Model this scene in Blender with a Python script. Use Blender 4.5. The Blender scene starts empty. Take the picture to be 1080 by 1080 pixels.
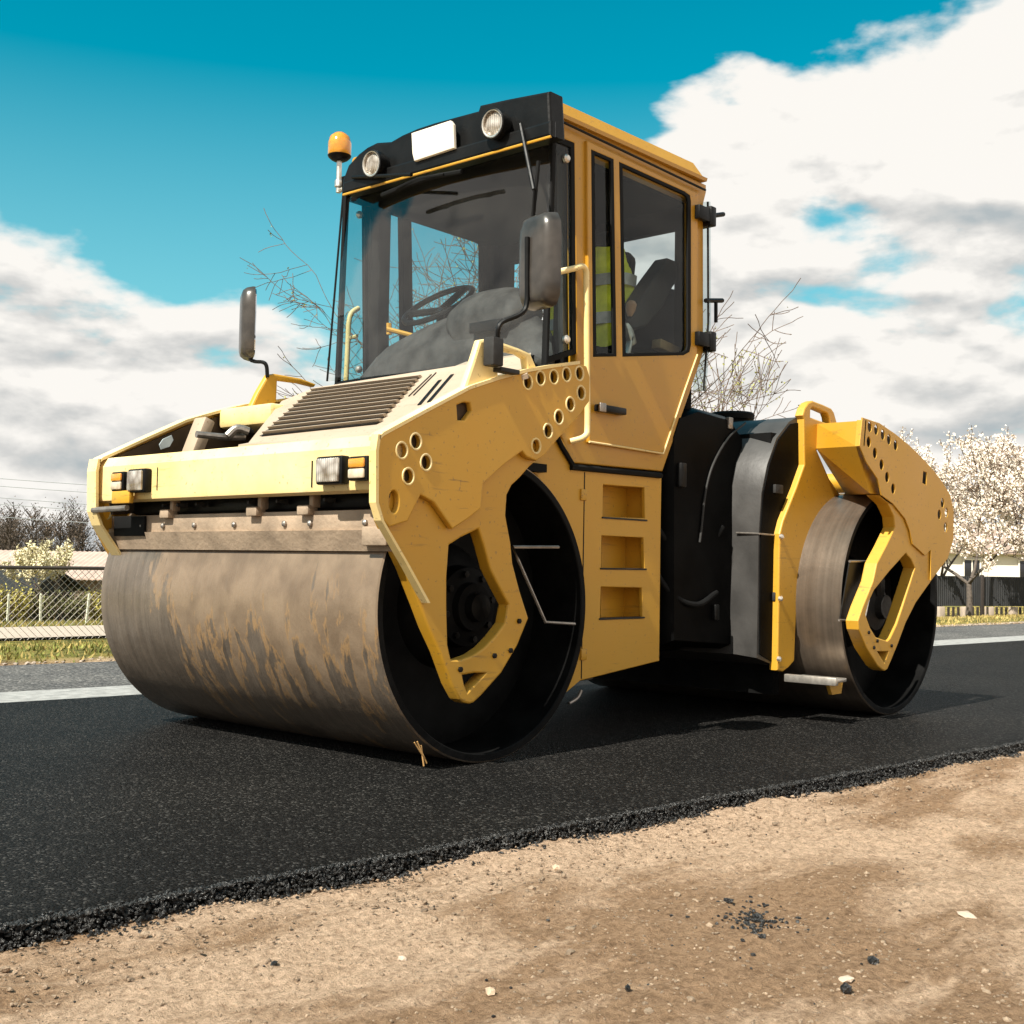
import bpy, bmesh, math, random
from mathutils import Vector, Matrix, noise
C = bpy.context.scene
COL = C.collection
PI = math.pi
rnd = random.Random(7)

# ------------------------------------------------------------------ camera, world, sun, exposure
FPX, PITCH, ROLL, YAW, CAMH = 1283.48, math.radians(2.478), math.radians(0.9815), math.radians(42.0), 0.7844
_F0 = Vector((math.cos(YAW), math.sin(YAW), 0)); _R = Vector((math.sin(YAW), -math.cos(YAW), 0)); _U0 = Vector((0, 0, 1))
CF = _F0*math.cos(PITCH) + _U0*math.sin(PITCH); _U = _U0*math.cos(PITCH) - _F0*math.sin(PITCH)
CR = _R*math.cos(ROLL) + _U*math.sin(ROLL); CU = _U*math.cos(ROLL) - _R*math.sin(ROLL)
CP = Vector((0, 0, CAMH))
cd = bpy.data.cameras.new('camera'); cam = bpy.data.objects.new('camera', cd); COL.objects.link(cam)
m = Matrix.Identity(4)
for i in range(3):
    m[i][0] = CR[i]; m[i][1] = CU[i]; m[i][2] = -CF[i]; m[i][3] = CP[i]
cam.matrix_world = m
cd.sensor_width = 36; cd.lens = FPX/1080*36; cd.clip_start = 0.05; cd.clip_end = 3000
C.camera = cam

SUN_EL, SUN_AZ = math.radians(48), math.radians(3.5)
TOSUN = Vector((-math.cos(SUN_EL)*math.cos(SUN_AZ), -math.cos(SUN_EL)*math.sin(SUN_AZ), math.sin(SUN_EL)))
sl = bpy.data.lights.new('sun', 'SUN'); sl.energy = 5.0; sl.angle = math.radians(0.5); sl.color = (1, 0.945, 0.84)
so = bpy.data.objects.new('sun', sl); COL.objects.link(so)
so.rotation_euler = TOSUN.to_track_quat('Z', 'Y').to_euler()
so.location = TOSUN*30
C.view_settings.view_transform = 'Standard'; C.view_settings.look = 'None'
C.view_settings.exposure = 0.9; C.view_settings.gamma = 1

W = bpy.data.worlds.new('World'); C.world = W; W.use_nodes = True
wt = W.node_tree; wt.nodes.clear()
def wn(t, **k):
    n = wt.nodes.new(t)
    for a, b in k.items(): setattr(n, a, b)
    return n
def wl(a, b): wt.links.new(a, b)
def wmath(op, a, b=None, c=None, clamp=False):
    n = wn('ShaderNodeMath', operation=op); n.use_clamp = clamp
    for i, v in enumerate((a, b, c)):
        if v is None: continue
        if isinstance(v, (int, float)): n.inputs[i].default_value = v
        else: wl(v, n.inputs[i])
    return n.outputs[0]
sky = wn('ShaderNodeTexSky', sky_type='NISHITA'); sky.sun_disc = False
sky.sun_elevation = SUN_EL; sky.sun_rotation = math.atan2(TOSUN.x, TOSUN.y)
sky.air_density = 1.0; sky.dust_density = 0.6; sky.ozone_density = 1.0
tc = wn('ShaderNodeTexCoord'); sep = wn('ShaderNodeSeparateXYZ'); wl(tc.outputs['Generated'], sep.inputs[0])
az = wmath('MULTIPLY', wmath('ARCTAN2', sep.outputs[1], sep.outputs[0]), 180/PI)
el = wmath('MULTIPLY', wmath('ARCSINE', sep.outputs[2]), 180/PI)
# cloud deck top, in degrees of elevation, against compass angle
fc = wn('ShaderNodeFloatCurve'); wl(wmath('DIVIDE', wmath('ADD', az, 180), 360), fc.inputs['Value'])
cv = fc.mapping.curves[0]
pts = [(-180, 55), (-60, 50), (-10, 34), (14, 29), (21, 27.0), (25, 25), (30, 23.2), (35, 20.6), (38, 17), (42, 12), (46, 9.6), (51, 9.6), (54, 11.2), (58, 12.0), (62, 12.9), (66, 14.2), (90, 17), (135, 23), (180, 50)]  # unseen deck behind the camera raised to keep the side light neutral
cv.points[0].location = ((pts[0][0]+180)/360, pts[0][1]/60); cv.points[1].location = (1, pts[-1][1]/60)
for a, e in pts[1:-1]: cv.points.new((a+180)/360, e/60)
for p_ in cv.points: p_.handle_type = 'AUTO_CLAMPED'
fc.mapping.update()
top = wmath('MULTIPLY', fc.outputs[0], 60)
comb = wn('ShaderNodeCombineXYZ'); wl(wmath('MULTIPLY', az, 0.075), comb.inputs[0]); wl(wmath('MULTIPLY', el, 0.16), comb.inputs[1])
def wnoise(scale, detail, rough, off, vec=None, dist=0.0):
    mp = wn('ShaderNodeMapping'); mp.inputs['Location'].default_value = off
    wl(vec or comb.outputs[0], mp.inputs[0])
    n = wn('ShaderNodeTexNoise'); n.inputs['Scale'].default_value = scale; n.inputs['Detail'].default_value = detail
    n.inputs['Roughness'].default_value = rough; n.inputs['Distortion'].default_value = dist
    wl(mp.outputs[0], n.inputs['Vector']); return n.outputs['Fac']
n1 = wnoise(1.55, 11, 0.50, (3.1, 1.7, 0.4), dist=0.1)
n2 = wnoise(0.62, 7, 0.5, (7.3, 2.2, 1.4))
n3 = wnoise(1.55, 11, 0.50, (3.1, 1.83, 0.4), dist=0.1)   # the same field a little higher up: gives undersides
edge = wmath('MULTIPLY', wmath('SUBTRACT', top, el), 0.17)
edge = wmath('MINIMUM', edge, 0.76)
dens = wmath('ADD', edge, wmath('MULTIPLY', wmath('SUBTRACT', n1, 0.5), 2.6))
dens = wmath('ADD', dens, wmath('MULTIPLY', wmath('SUBTRACT', n2, 0.5), 1.1))
mr = wn('ShaderNodeMapRange', interpolation_type='SMOOTHSTEP'); wl(dens, mr.inputs[0])
mr.inputs[1].default_value = 0.06; mr.inputs[2].default_value = 0.36
cloud = mr.outputs[0]
shade = wmath('ADD', wmath('MULTIPLY', wmath('SUBTRACT', n3, n1), -4.0), wmath('MULTIPLY', wmath('SUBTRACT', n2, 0.5), 1.2))
low = wmath('MULTIPLY', wmath('SUBTRACT', 11, el), 0.03)
shade = wmath('ADD', wmath('SUBTRACT', shade, low), 0.78, clamp=True)
cr = wn('ShaderNodeValToRGB'); wl(shade, cr.inputs[0])
cr.color_ramp.elements[0].position = 0.1; cr.color_ramp.elements[0].color = (0.46, 0.51, 0.53, 1)
cr.color_ramp.elements[1].position = 0.85; cr.color_ramp.elements[1].color = (0.97, 0.94, 0.89, 1)
e_ = cr.color_ramp.elements.new(0.45); e_.color = (0.66, 0.66, 0.645, 1)
SKY_S = 0.061
cs = wn('ShaderNodeVectorMath', operation='SCALE'); wl(cr.outputs[0], cs.inputs[0]); cs.inputs['Scale'].default_value = 0.54/SKY_S
tint = wn('ShaderNodeVectorMath', operation='MULTIPLY'); wl(sky.outputs[0], tint.inputs[0]); tint.inputs[1].default_value = (0.0, 1.27, 1.13)
# towards the horizon the blue turns pale
hz = wn('ShaderNodeMapRange'); wl(el, hz.inputs[0]); hz.inputs[1].default_value = 22; hz.inputs[2].default_value = 2
hz.inputs[3].default_value = 0; hz.inputs[4].default_value = 0.75
pale = wn('ShaderNodeMix', data_type='RGBA'); wl(hz.outputs[0], pale.inputs[0]); wl(tint.outputs[0], pale.inputs[6]); pale.inputs[7].default_value = (4.3, 6.6, 7.2, 1)
mixs = wn('ShaderNodeMix', data_type='RGBA'); wl(cloud, mixs.inputs[0]); wl(pale.outputs[2], mixs.inputs[6]); wl(cs.outputs[0], mixs.inputs[7])
bg = wn('ShaderNodeBackground'); bg.inputs[1].default_value = SKY_S; wl(mixs.outputs[2], bg.inputs[0])
wo = wn('ShaderNodeOutputWorld'); wl(bg.outputs[0], wo.inputs[0])

# ------------------------------------------------------------------ measuring helpers (survey of the place: sight line meets a real plane)
AX = {'x': 0, 'y': 1, 'z': 2}
def ray(px, py): return CF + CR*((px-540)/FPX) - CU*((py-540)/FPX)
def P(px, py, ax, val):
    i = AX[ax]; d = ray(px, py); return CP + d*((val-CP[i])/d[i])
def PN(px, py, p0, n):
    d = ray(px, py); n = Vector(n); return CP + d*((Vector(p0)-CP).dot(n)/d.dot(n))
ROADYAW = math.radians(-6.3146)
RU = Vector((math.cos(ROADYAW), math.sin(ROADYAW), 0)); RV = Vector((-math.sin(ROADYAW), math.cos(ROADYAW), 0))
def road(u, v, z=0): return RU*u + RV*v + Vector((0, 0, z))

# ------------------------------------------------------------------ object helpers
def tag(o, label=None, cat=None, group=None, kind=None):
    if label: o['label'] = label
    if cat: o['category'] = cat
    if group: o['group'] = group
    if kind: o['kind'] = kind
    return o
def empty(name, loc=(0, 0, 0)):
    o = bpy.data.objects.new(name, None); COL.objects.link(o); o.location = loc; o.empty_display_size = 0.2
    return o
def wmat(o):
    m_ = Matrix.LocRotScale(o.location, o.rotation_euler, o.scale)
    return wmat(o.parent) @ o.matrix_parent_inverse @ m_ if o.parent else m_
def setpar(o, par):
    if par is not None:
        o.parent = par; o.matrix_parent_inverse = wmat(par).inverted()
def link(name, me, mat, par=None, smooth=False):
    me.name = name
    if mat is not None: me.materials.clear(); me.materials.append(mat)
    o = bpy.data.objects.new(name, me); COL.objects.link(o)
    if smooth:
        for f in me.polygons: f.use_smooth = True
    setpar(o, par); return o
def smooth_by_angle(me, ang=35):
    for f in me.polygons: f.use_smooth = True
    try: me.set_sharp_from_angle(angle=math.radians(ang))
    except Exception: pass

class MB:
    def __init__(s): s.bm = bmesh.new()
    def box(s, x0, x1, y0, y1, z0, z1, bev=0.0, seg=2):
        r = bmesh.ops.create_cube(s.bm, size=1.0); vs = r['verts']
        for v in vs:
            v.co = Vector((x0+(v.co.x+.5)*(x1-x0), y0+(v.co.y+.5)*(y1-y0), z0+(v.co.z+.5)*(z1-z0)))
        if bev > 0:
            es = list({e for v in vs for e in v.link_edges})
            bmesh.ops.bevel(s.bm, geom=es, offset=bev, segments=seg, affect='EDGES', profile=0.5)
        return s
    def obox(s, cen, ex, ey, ez, sx, sy, sz, bev=0.0, seg=2):
        """box with its own axes"""
        r = bmesh.ops.create_cube(s.bm, size=1.0); vs = r['verts']
        ex, ey, ez, cen = Vector(ex).normalized(), Vector(ey).normalized(), Vector(ez).normalized(), Vector(cen)
        for v in vs: v.co = cen + ex*(v.co.x*sx) + ey*(v.co.y*sy) + ez*(v.co.z*sz)
        if bev > 0:
            es = list({e for v in vs for e in v.link_edges})
            bmesh.ops.bevel(s.bm, geom=es, offset=bev, segments=seg, affect='EDGES', profile=0.5)
        return s
    def ring(s, cs, closed=False, cap=True):
        """loft through rings of points"""
        rows = [[s.bm.verts.new(p) for p in c] for c in cs]
        n = len(rows[0])
        for a, b in zip(rows, rows[1:]):
            for i in range(n): s.bm.faces.new((a[i], a[(i+1) % n], b[(i+1) % n], b[i]))
        if cap:
            s.bm.faces.new(rows[0][::-1]); s.bm.faces.new(rows[-1])
        return s
    def lathe(s, base, axis, prof, n=32, cap=True):
        """prof: (along, radius)"""
        axis = Vector(axis).normalized(); base = Vector(base)
        t = Vector((0, 0, 1)) if abs(axis.z) < .9 else Vector((1, 0, 0))
        a = axis.cross(t).normalized(); b = axis.cross(a)
        s.ring([[base+axis*h+(a*math.cos(2*PI*i/n)+b*math.sin(2*PI*i/n))*max(r, 1e-4) for i in range(n)] for h, r in prof], cap=cap)
        return s
    def tube(s, pts, r, n=10, sm=4):
        pts = [Vector(p) for p in pts]
        if sm and len(pts) > 2:
            q = []
            e = [pts[0]*2-pts[1]] + pts + [pts[-1]*2-pts[-2]]
            for i in range(1, len(e)-2):
                for k in range(sm):
                    t = k/sm; a, b, c, d = e[i-1], e[i], e[i+1], e[i+2]
                    q.append(0.5*((2*b)+(-a+c)*t+(2*a-5*b+4*c-d)*t*t+(-a+3*b-3*c+d)*t**3))
            q.append(pts[-1]); pts = q
        rs = []
        up = None
        for i, p in enumerate(pts):
            t = (pts[min(i+1, len(pts)-1)]-pts[max(i-1, 0)]).normalized()
            if up is None:
                up = t.orthogonal().normalized()
            up = (up - t*up.dot(t)).normalized(); w = t.cross(up)
            rr = r[i] if isinstance(r, (list, tuple)) and len(r) == len(pts) else (r if not isinstance(r, (list, tuple)) else r[0])
            rs.append([p+(up*math.cos(2*PI*k/n)+w*math.sin(2*PI*k/n))*rr for k in range(n)])
        return s.ring(rs)
    def each(s, name, mat, par=None, smooth=True, ang=35):
        """one object for every separate piece"""
        seen = set(); out = []
        for v0 in list(s.bm.verts):
            if v0 in seen: continue
            st = [v0]; isl = []; seen.add(v0)
            while st:
                v = st.pop(); isl.append(v)
                for e in v.link_edges:
                    w = e.other_vert(v)
                    if w not in seen: seen.add(w); st.append(w)
            t = MB(); mp = {v: t.bm.verts.new(v.co) for v in isl}
            for f in {f for v in isl for f in v.link_faces}: t.bm.faces.new([mp[v] for v in f.verts])
            out.append(t.build(name, mat, par, smooth, ang))
        s.bm.free(); return out
    def build(s, name, mat, par=None, smooth=True, ang=35):
        bmesh.ops.recalc_face_normals(s.bm, faces=s.bm.faces)
        me = bpy.data.meshes.new(name); s.bm.to_mesh(me); s.bm.free()
        o = link(name, me, mat, par)
        if smooth: smooth_by_angle(me, ang)
        return o

def inset(poly, d):
    """move every edge of a polygon inwards by d"""
    a = sum(poly[i][0]*poly[(i+1) % len(poly)][1]-poly[(i+1) % len(poly)][0]*poly[i][1] for i in range(len(poly)))
    sg = 1 if a > 0 else -1; n = len(poly); out = []
    for i in range(n):
        p0, p1, p2 = Vector(poly[i-1]), Vector(poly[i]), Vector(poly[(i+1) % n])
        e1 = (p1-p0).normalized(); e2 = (p2-p1).normalized(); n1 = Vector((-e1.y, e1.x))*sg; n2_ = Vector((-e2.y, e2.x))*sg
        m_ = (n1+n2_); k = d/max(.35, (1+n1.dot(n2_))/1); v = p1+m_*k; out.append((v.x, v.y))
    return out
def inside(p, poly):
    c = False
    for i in range(len(poly)):
        (x1, y1), (x2, y2) = poly[i-1], poly[i]
        if (y1 > p[1]) != (y2 > p[1]) and p[0] < (x2-x1)*(p[1]-y1)/(y2-y1)+x1: c = not c
    return c
def plate(name, outline, holes, ax, near, thick, mat, par=None, bev=0.004, flip=False, seg=2):
    """flat plate with cut-outs and rounded edges. outline/holes: lists of 2D points; ax 'y': (X,Z), near face at y=near, going +y;
    ax 'x': (Y,Z), near face at x=near, going +x."""
    from mathutils.geometry import delaunay_2d_cdt
    bev = min(bev, thick*.45)
    def co(p, d): return (p[0], near+d, p[1]) if ax == 'y' else (near+d, p[0], p[1])
    loops = [(list(outline), 1)] + [(list(h), -1) for h in holes]
    prof_ = [(1.0, 0), (.3, .3*bev), (0, bev), (0, thick-bev), (.3, thick-.3*bev), (1.0, thick)]
    V_, F_ = [], []
    face_loops = []
    for lp, sg in loops:
        n = len(lp); rows = []
        for k, d in prof_:
            q = inset(lp, sg*bev*k) if k else lp
            rows.append([len(V_)+i for i in range(n)]); V_ += [co(p, d) for p in q]
            if d == 0: face_loops.append(([tuple(p) for p in q], rows[-1]))
            last = rows[-1]
        face_loops[-1] = face_loops[-1] + (last,)
        for a, b in zip(rows, rows[1:]):
            for i in range(n): F_.append((a[i], a[(i+1) % n], b[(i+1) % n], b[i]))
    vs2, ed2, mapn, mapf = [], [], [], []
    for lp, r0, r1 in face_loops:
        b = len(vs2); n = len(lp)
        vs2 += [Vector(p) for p in lp]; ed2 += [(b+i, b+(i+1) % n) for i in range(n)]; mapn += r0; mapf += r1
    ov, oe, of, ovi, _, _ = delaunay_2d_cdt(vs2, ed2, [], 0, 1e-6)
    def idx(i, m_, d):
        if ovi[i]: return m_[ovi[i][0]]
        V_.append(co(ov[i], d)); return len(V_)-1
    for f in of:
        c = sum((ov[i] for i in f), Vector((0, 0)))/len(f)
        if not inside(c, face_loops[0][0]) or any(inside(c, l[0]) for l in face_loops[1:]): continue
        F_.append(tuple(idx(i, mapn, 0) for i in f)); F_.append(tuple(idx(i, mapf, thick) for i in f)[::-1])
    bm = bmesh.new(); me = bpy.data.meshes.new(name); me.from_pydata(V_, [], F_); bm.from_mesh(me)
    bmesh.ops.remove_doubles(bm, verts=bm.verts, dist=1e-6); bmesh.ops.recalc_face_normals(bm, faces=bm.faces); bm.to_mesh(me); bm.free()
    o = link(name, me, mat, par); smooth_by_angle(me, 20); return o
def xz(pts, Y): return [(lambda q: (q.x, q.z))(P(a, b, 'y', Y)) for a, b in pts]
def yz(pts, X): return [(lambda q: (q.y, q.z))(P(a, b, 'x', X)) for a, b in pts]
def circ(c, r, n=20, sx=1): return [(c[0]+r*sx*math.cos(2*PI*i/n), c[1]+r*math.sin(2*PI*i/n)) for i in range(n)]

# ------------------------------------------------------------------ materials
def newmat(name):
    mt = bpy.data.materials.new(name); mt.use_nodes = True
    nt = mt.node_tree; b = nt.nodes['Principled BSDF']; return mt, nt, b
def simple(name, col, rough=0.5, metal=0.0, vary=0.12, scale=18, bump=0.0, bscale=60, spec=0.5):
    mt, nt, b = newmat(name)
    tcn = nt.nodes.new('ShaderNodeTexCoord')
    n = nt.nodes.new('ShaderNodeTexNoise'); n.inputs['Scale'].default_value = scale; n.inputs['Detail'].default_value = 6
    nt.links.new(tcn.outputs['Object'], n.inputs['Vector'])
    r = nt.nodes.new('ShaderNodeValToRGB')
    r.color_ramp.elements[0].position = 0.3; r.color_ramp.elements[1].position = 0.7
    r.color_ramp.elements[0].color = (*[c*(1-vary) for c in col], 1); r.color_ramp.elements[1].color = (*[min(1, c*(1+vary)) for c in col], 1)
    nt.links.new(n.outputs['Fac'], r.inputs[0]); nt.links.new(r.outputs[0], b.inputs['Base Color'])
    b.inputs['Roughness'].default_value = rough; b.inputs['Metallic'].default_value = metal
    b.inputs['Specular IOR Level'].default_value = spec
    if bump > 0:
        n2_ = nt.nodes.new('ShaderNodeTexNoise'); n2_.inputs['Scale'].default_value = bscale; n2_.inputs['Detail'].default_value = 4
        nt.links.new(tcn.outputs['Object'], n2_.inputs['Vector'])
        bp = nt.nodes.new('ShaderNodeBump'); bp.inputs['Strength'].default_value = bump; bp.inputs['Distance'].default_value = 0.01
        nt.links.new(n2_.outputs['Fac'], bp.inputs['Height']); nt.links.new(bp.outputs[0], b.inputs['Normal'])
    return mt
def nd(nt, t, **k):
    n = nt.nodes.new(t)
    for a, b in k.items(): setattr(n, a, b)
    return n
def paint(name, base, dust, dust_amt=0.5, up_dust=0.6, rough=0.38, scratches=0.5):
    """machine paint: clean paint, dust film, more of it on faces that look up, fine scratches and grime"""
    mt, nt, b = newmat(name); L = nt.links.new
    tcn = nd(nt, 'ShaderNodeTexCoord'); geo = nd(nt, 'ShaderNodeNewGeometry')
    n = nd(nt, 'ShaderNodeTexNoise'); n.inputs['Scale'].default_value = 3.2; n.inputs['Detail'].default_value = 9; n.inputs['Roughness'].default_value = .62
    L(tcn.outputs['Object'], n.inputs['Vector'])
    sp = nd(nt, 'ShaderNodeSeparateXYZ'); L(geo.outputs['Normal'], sp.inputs[0])
    up = nd(nt, 'ShaderNodeMath', operation='MULTIPLY'); L(sp.outputs[2], up.inputs[0]); up.inputs[1].default_value = up_dust; up.use_clamp = True
    mr_ = nd(nt, 'ShaderNodeMapRange'); L(n.outputs['Fac'], mr_.inputs[0]); mr_.inputs[1].default_value = .38; mr_.inputs[2].default_value = .72
    mr_.inputs[3].default_value = 0; mr_.inputs[4].default_value = dust_amt
    ad = nd(nt, 'ShaderNodeMath', operation='ADD'); ad.use_clamp = True; L(up.outputs[0], ad.inputs[0]); L(mr_.outputs[0], ad.inputs[1])
    mx = nd(nt, 'ShaderNodeMix', data_type='RGBA'); L(ad.outputs[0], mx.inputs[0]); mx.inputs[6].default_value = (*base, 1); mx.inputs[7].default_value = (*dust, 1)
    # grime specks and scratches
    mp = nd(nt, 'ShaderNodeMapping'); mp.inputs['Scale'].default_value = (5, 5, 60); L(tcn.outputs['Object'], mp.inputs[0])
    n2_ = nd(nt, 'ShaderNodeTexNoise'); n2_.inputs['Scale'].default_value = 1.0; n2_.inputs['Detail'].default_value = 7; n2_.inputs['Roughness'].default_value = .7; L(mp.outputs[0], n2_.inputs['Vector'])
    n3_ = nd(nt, 'ShaderNodeTexNoise'); n3_.inputs['Scale'].default_value = 2.1; n3_.inputs['Detail'].default_value = 3; L(tcn.outputs['Object'], n3_.inputs['Vector'])
    m1 = nd(nt, 'ShaderNodeMapRange'); L(n2_.outputs['Fac'], m1.inputs[0]); m1.inputs[1].default_value = .585; m1.inputs[2].default_value = .63
    m2 = nd(nt, 'ShaderNodeMapRange'); L(n3_.outputs['Fac'], m2.inputs[0]); m2.inputs[1].default_value = .50; m2.inputs[2].default_value = .62
    mm = nd(nt, 'ShaderNodeMath', operation='MULTIPLY'); L(m1.outputs[0], mm.inputs[0]); L(m2.outputs[0], mm.inputs[1])
    ms = nd(nt, 'ShaderNodeMath', operation='MULTIPLY'); L(mm.outputs[0], ms.inputs[0]); ms.inputs[1].default_value = scratches
    mx2 = nd(nt, 'ShaderNodeMix', data_type='RGBA'); L(ms.outputs[0], mx2.inputs[0]); L(mx.outputs[2], mx2.inputs[6]); mx2.inputs[7].default_value = (.10, .06, .03, 1)
    v = nd(nt, 'ShaderNodeTexNoise'); v.inputs['Scale'].default_value = 55; v.inputs['Detail'].default_value = 3; L(tcn.outputs['Object'], v.inputs['Vector'])
    m3 = nd(nt, 'ShaderNodeMapRange'); L(v.outputs['Fac'], m3.inputs[0]); m3.inputs[1].default_value = .655; m3.inputs[2].default_value = .70; m3.inputs[4].default_value = .55
    mx3 = nd(nt, 'ShaderNodeMix', data_type='RGBA'); L(m3.outputs[0], mx3.inputs[0]); L(mx2.outputs[2], mx3.inputs[6]); mx3.inputs[7].default_value = (.16, .10, .05, 1)
    L(mx3.outputs[2], b.inputs['Base Color'])
    rr = nd(nt, 'ShaderNodeMapRange'); L(ad.outputs[0], rr.inputs[0]); rr.inputs[3].default_value = rough; rr.inputs[4].default_value = .8
    L(rr.outputs[0], b.inputs['Roughness'])
    bp = nd(nt, 'ShaderNodeBump'); bp.inputs['Strength'].default_value = .12; bp.inputs['Distance'].default_value = .01
    L(n.outputs['Fac'], bp.inputs['Height']); L(bp.outputs[0], b.inputs['Normal'])
    return mt
YEL = paint('yellow_paint', (.53, .272, .018), (.50, .31, .06), .32, .35)
YELS = paint('sunlit_yellow_paint', (.74, .54, .20), (.76, .63, .38), .6, .4, scratches=.35)  # paler dusty yellow, with sunlit brightness put into the colour
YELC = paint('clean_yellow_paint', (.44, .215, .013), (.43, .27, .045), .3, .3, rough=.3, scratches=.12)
DUSTY = paint('dusty_hood_paint', (.35, .265, .18), (.38, .30, .225), .8, .6, rough=.6, scratches=.2)
BLK = simple('black_plastic', (.006, .006, .006), .4, 0, .4, 9, .15, 30, .15)
TANK = simple('black_tank_plastic', (.0035, .0035, .0035), .4, 0, .5, 5, .15, 5, .03)
RUB = simple('black_rubber', (.007, .007, .007), .7, spec=.12)
DGRAY = simple('dark_grey_plastic', (.032, .031, .030), .5, 0, .35, 7, .3, 25, .15)
DASH = simple('dusty_console_plastic', (.040, .038, .036), .55, 0, .6, 9, .5, 22, .12)
STEEL = simple('worn_steel', (.30, .27, .24), .42, .75, .25, 30, .2, 90)
BSTEEL = simple('bright_steel', (.62, .58, .52), .35, .8, .2, 40)
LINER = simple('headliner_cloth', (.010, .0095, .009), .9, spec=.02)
BLIN = simple('black_underbody', (.005, .005, .005), .6, 0, .5, 8, .3, 20, .08)
SEATM = simple('black_seat_cloth', (.012, .012, .013), .8, 0, .3, 30, .3, 80, .05)
PANEL = simple('cream_blank_plate', (.74, .66, .54), .5, 0, .04, 5)
GREYP = simple('grey_tank_plastic', (.042, .040, .038), .5, 0, .35, 6, .25, 14)
MIRB = simple('mirror_back_plastic', (.055, .048, .042), .28, .2, .35, 12)
MIRG = simple('mirror_glass', (.6, .62, .65), .05, 1, .02)
VESTM = simple('hi_vis_cloth', (.80, .82, .04), .7, 0, .25, 14, .3, 40)
VESTB = simple('silver_band', (.42, .40, .36), .4, .3, .2, 20)
REDISH = simple('terracotta_knob', (.55, .18, .04), .4)
BRUSTY = simple('dirty_steel_plate', (.36, .27, .19), .6, .3, .25, 9, .3, 50)

def glassmat(name, tint=(.80, .85, .85), refl=.45, base=0.0):
    mt, nt, b = newmat(name); nt.nodes.remove(b); L = nt.links.new
    out = nt.nodes['Material Output']
    tr = nd(nt, 'ShaderNodeBsdfTransparent'); tr.inputs[0].default_value = (*tint, 1)
    gl = nd(nt, 'ShaderNodeBsdfGlossy'); gl.inputs['Roughness'].default_value = .02; gl.inputs[0].default_value = (.95, .95, .95, 1)
    df = nd(nt, 'ShaderNodeBsdfDiffuse'); df.inputs[0].default_value = (.5, .46, .40, 1)
    fr = nd(nt, 'ShaderNodeFresnel'); fr.inputs[0].default_value = 1.55
    mu = nd(nt, 'ShaderNodeMath', operation='MULTIPLY_ADD'); L(fr.outputs[0], mu.inputs[0]); mu.inputs[1].default_value = refl; mu.inputs[2].default_value = base; mu.use_clamp = True
    ge = nd(nt, 'ShaderNodeNewGeometry'); iv = nd(nt, 'ShaderNodeMath', operation='SUBTRACT'); iv.inputs[0].default_value = 1; L(ge.outputs['Backfacing'], iv.inputs[1])
    mf = nd(nt, 'ShaderNodeMath', operation='MULTIPLY'); L(mu.outputs[0], mf.inputs[0]); L(iv.outputs[0], mf.inputs[1])
    mx = nd(nt, 'ShaderNodeMixShader'); L(mf.outputs[0], mx.inputs[0]); L(tr.outputs[0], mx.inputs[1]); L(gl.outputs[0], mx.inputs[2])
    # thin dust film
    tcn = nd(nt, 'ShaderNodeTexCoord'); n = nd(nt, 'ShaderNodeTexNoise'); n.inputs['Scale'].default_value = 2.5; n.inputs['Detail'].default_value = 7
    L(tcn.outputs['Object'], n.inputs['Vector'])
    mr_ = nd(nt, 'ShaderNodeMapRange'); L(n.outputs['Fac'], mr_.inputs[0]); mr_.inputs[1].default_value = .4; mr_.inputs[2].default_value = .75; mr_.inputs[3].default_value = .0; mr_.inputs[4].default_value = .022
    mx2 = nd(nt, 'ShaderNodeMixShader'); L(mr_.outputs[0], mx2.inputs[0]); L(mx.outputs[0], mx2.inputs[1]); L(df.outputs[0], mx2.inputs[2])
    L(mx2.outputs[0], out.inputs[0]); return mt
GLASS = glassmat('window_glass')
WGLASS = glassmat('windshield_glass', (.95, .97, .97), 1.1, .0)
DGLASS = glassmat('tinted_glass', (.30, .32, .33), 1.0, .02)

def lampmat():
    mt, nt, b = newmat('headlight_lens'); L = nt.links.new
    tcn = nd(nt, 'ShaderNodeTexCoord')
    w = nd(nt, 'ShaderNodeTexWave', wave_type='BANDS', bands_direction='Y'); w.inputs['Scale'].default_value = 26; w.inputs['Distortion'].default_value = 1
    L(tcn.outputs['Object'], w.inputs['Vector'])
    n = nd(nt, 'ShaderNodeTexVoronoi'); n.inputs['Scale'].default_value = 24; L(tcn.outputs['Object'], n.inputs['Vector'])
    r = nd(nt, 'ShaderNodeValToRGB'); r.color_ramp.elements[0].color = (.85, .8, .72, 1); r.color_ramp.elements[1].color = (.22, .17, .12, 1); r.color_ramp.elements[1].position = .8
    L(n.outputs['Distance'], r.inputs[0]); L(r.outputs[0], b.inputs['Base Color'])
    b.inputs['Metallic'].default_value = .35; b.inputs['Roughness'].default_value = .22; b.inputs['Coat Weight'].default_value = 1
    bp = nd(nt, 'ShaderNodeBump'); bp.inputs['Strength'].default_value = .6; bp.inputs['Distance'].default_value = .01
    L(w.outputs['Fac'], bp.inputs['Height']); L(bp.outputs[0], b.inputs['Normal']); return mt
LENS = lampmat()
AMB = simple('amber_lens', (.58, .25, .02), .15, 0, .15, 20)
AMB.node_tree.nodes['Principled BSDF'].inputs['Coat Weight'].default_value = 1
AMB.node_tree.nodes['Principled BSDF'].inputs['Subsurface Weight'].default_value = .3
CLR = simple('clear_lens', (.62, .52, .38), .2, .2, .2, 40)

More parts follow.
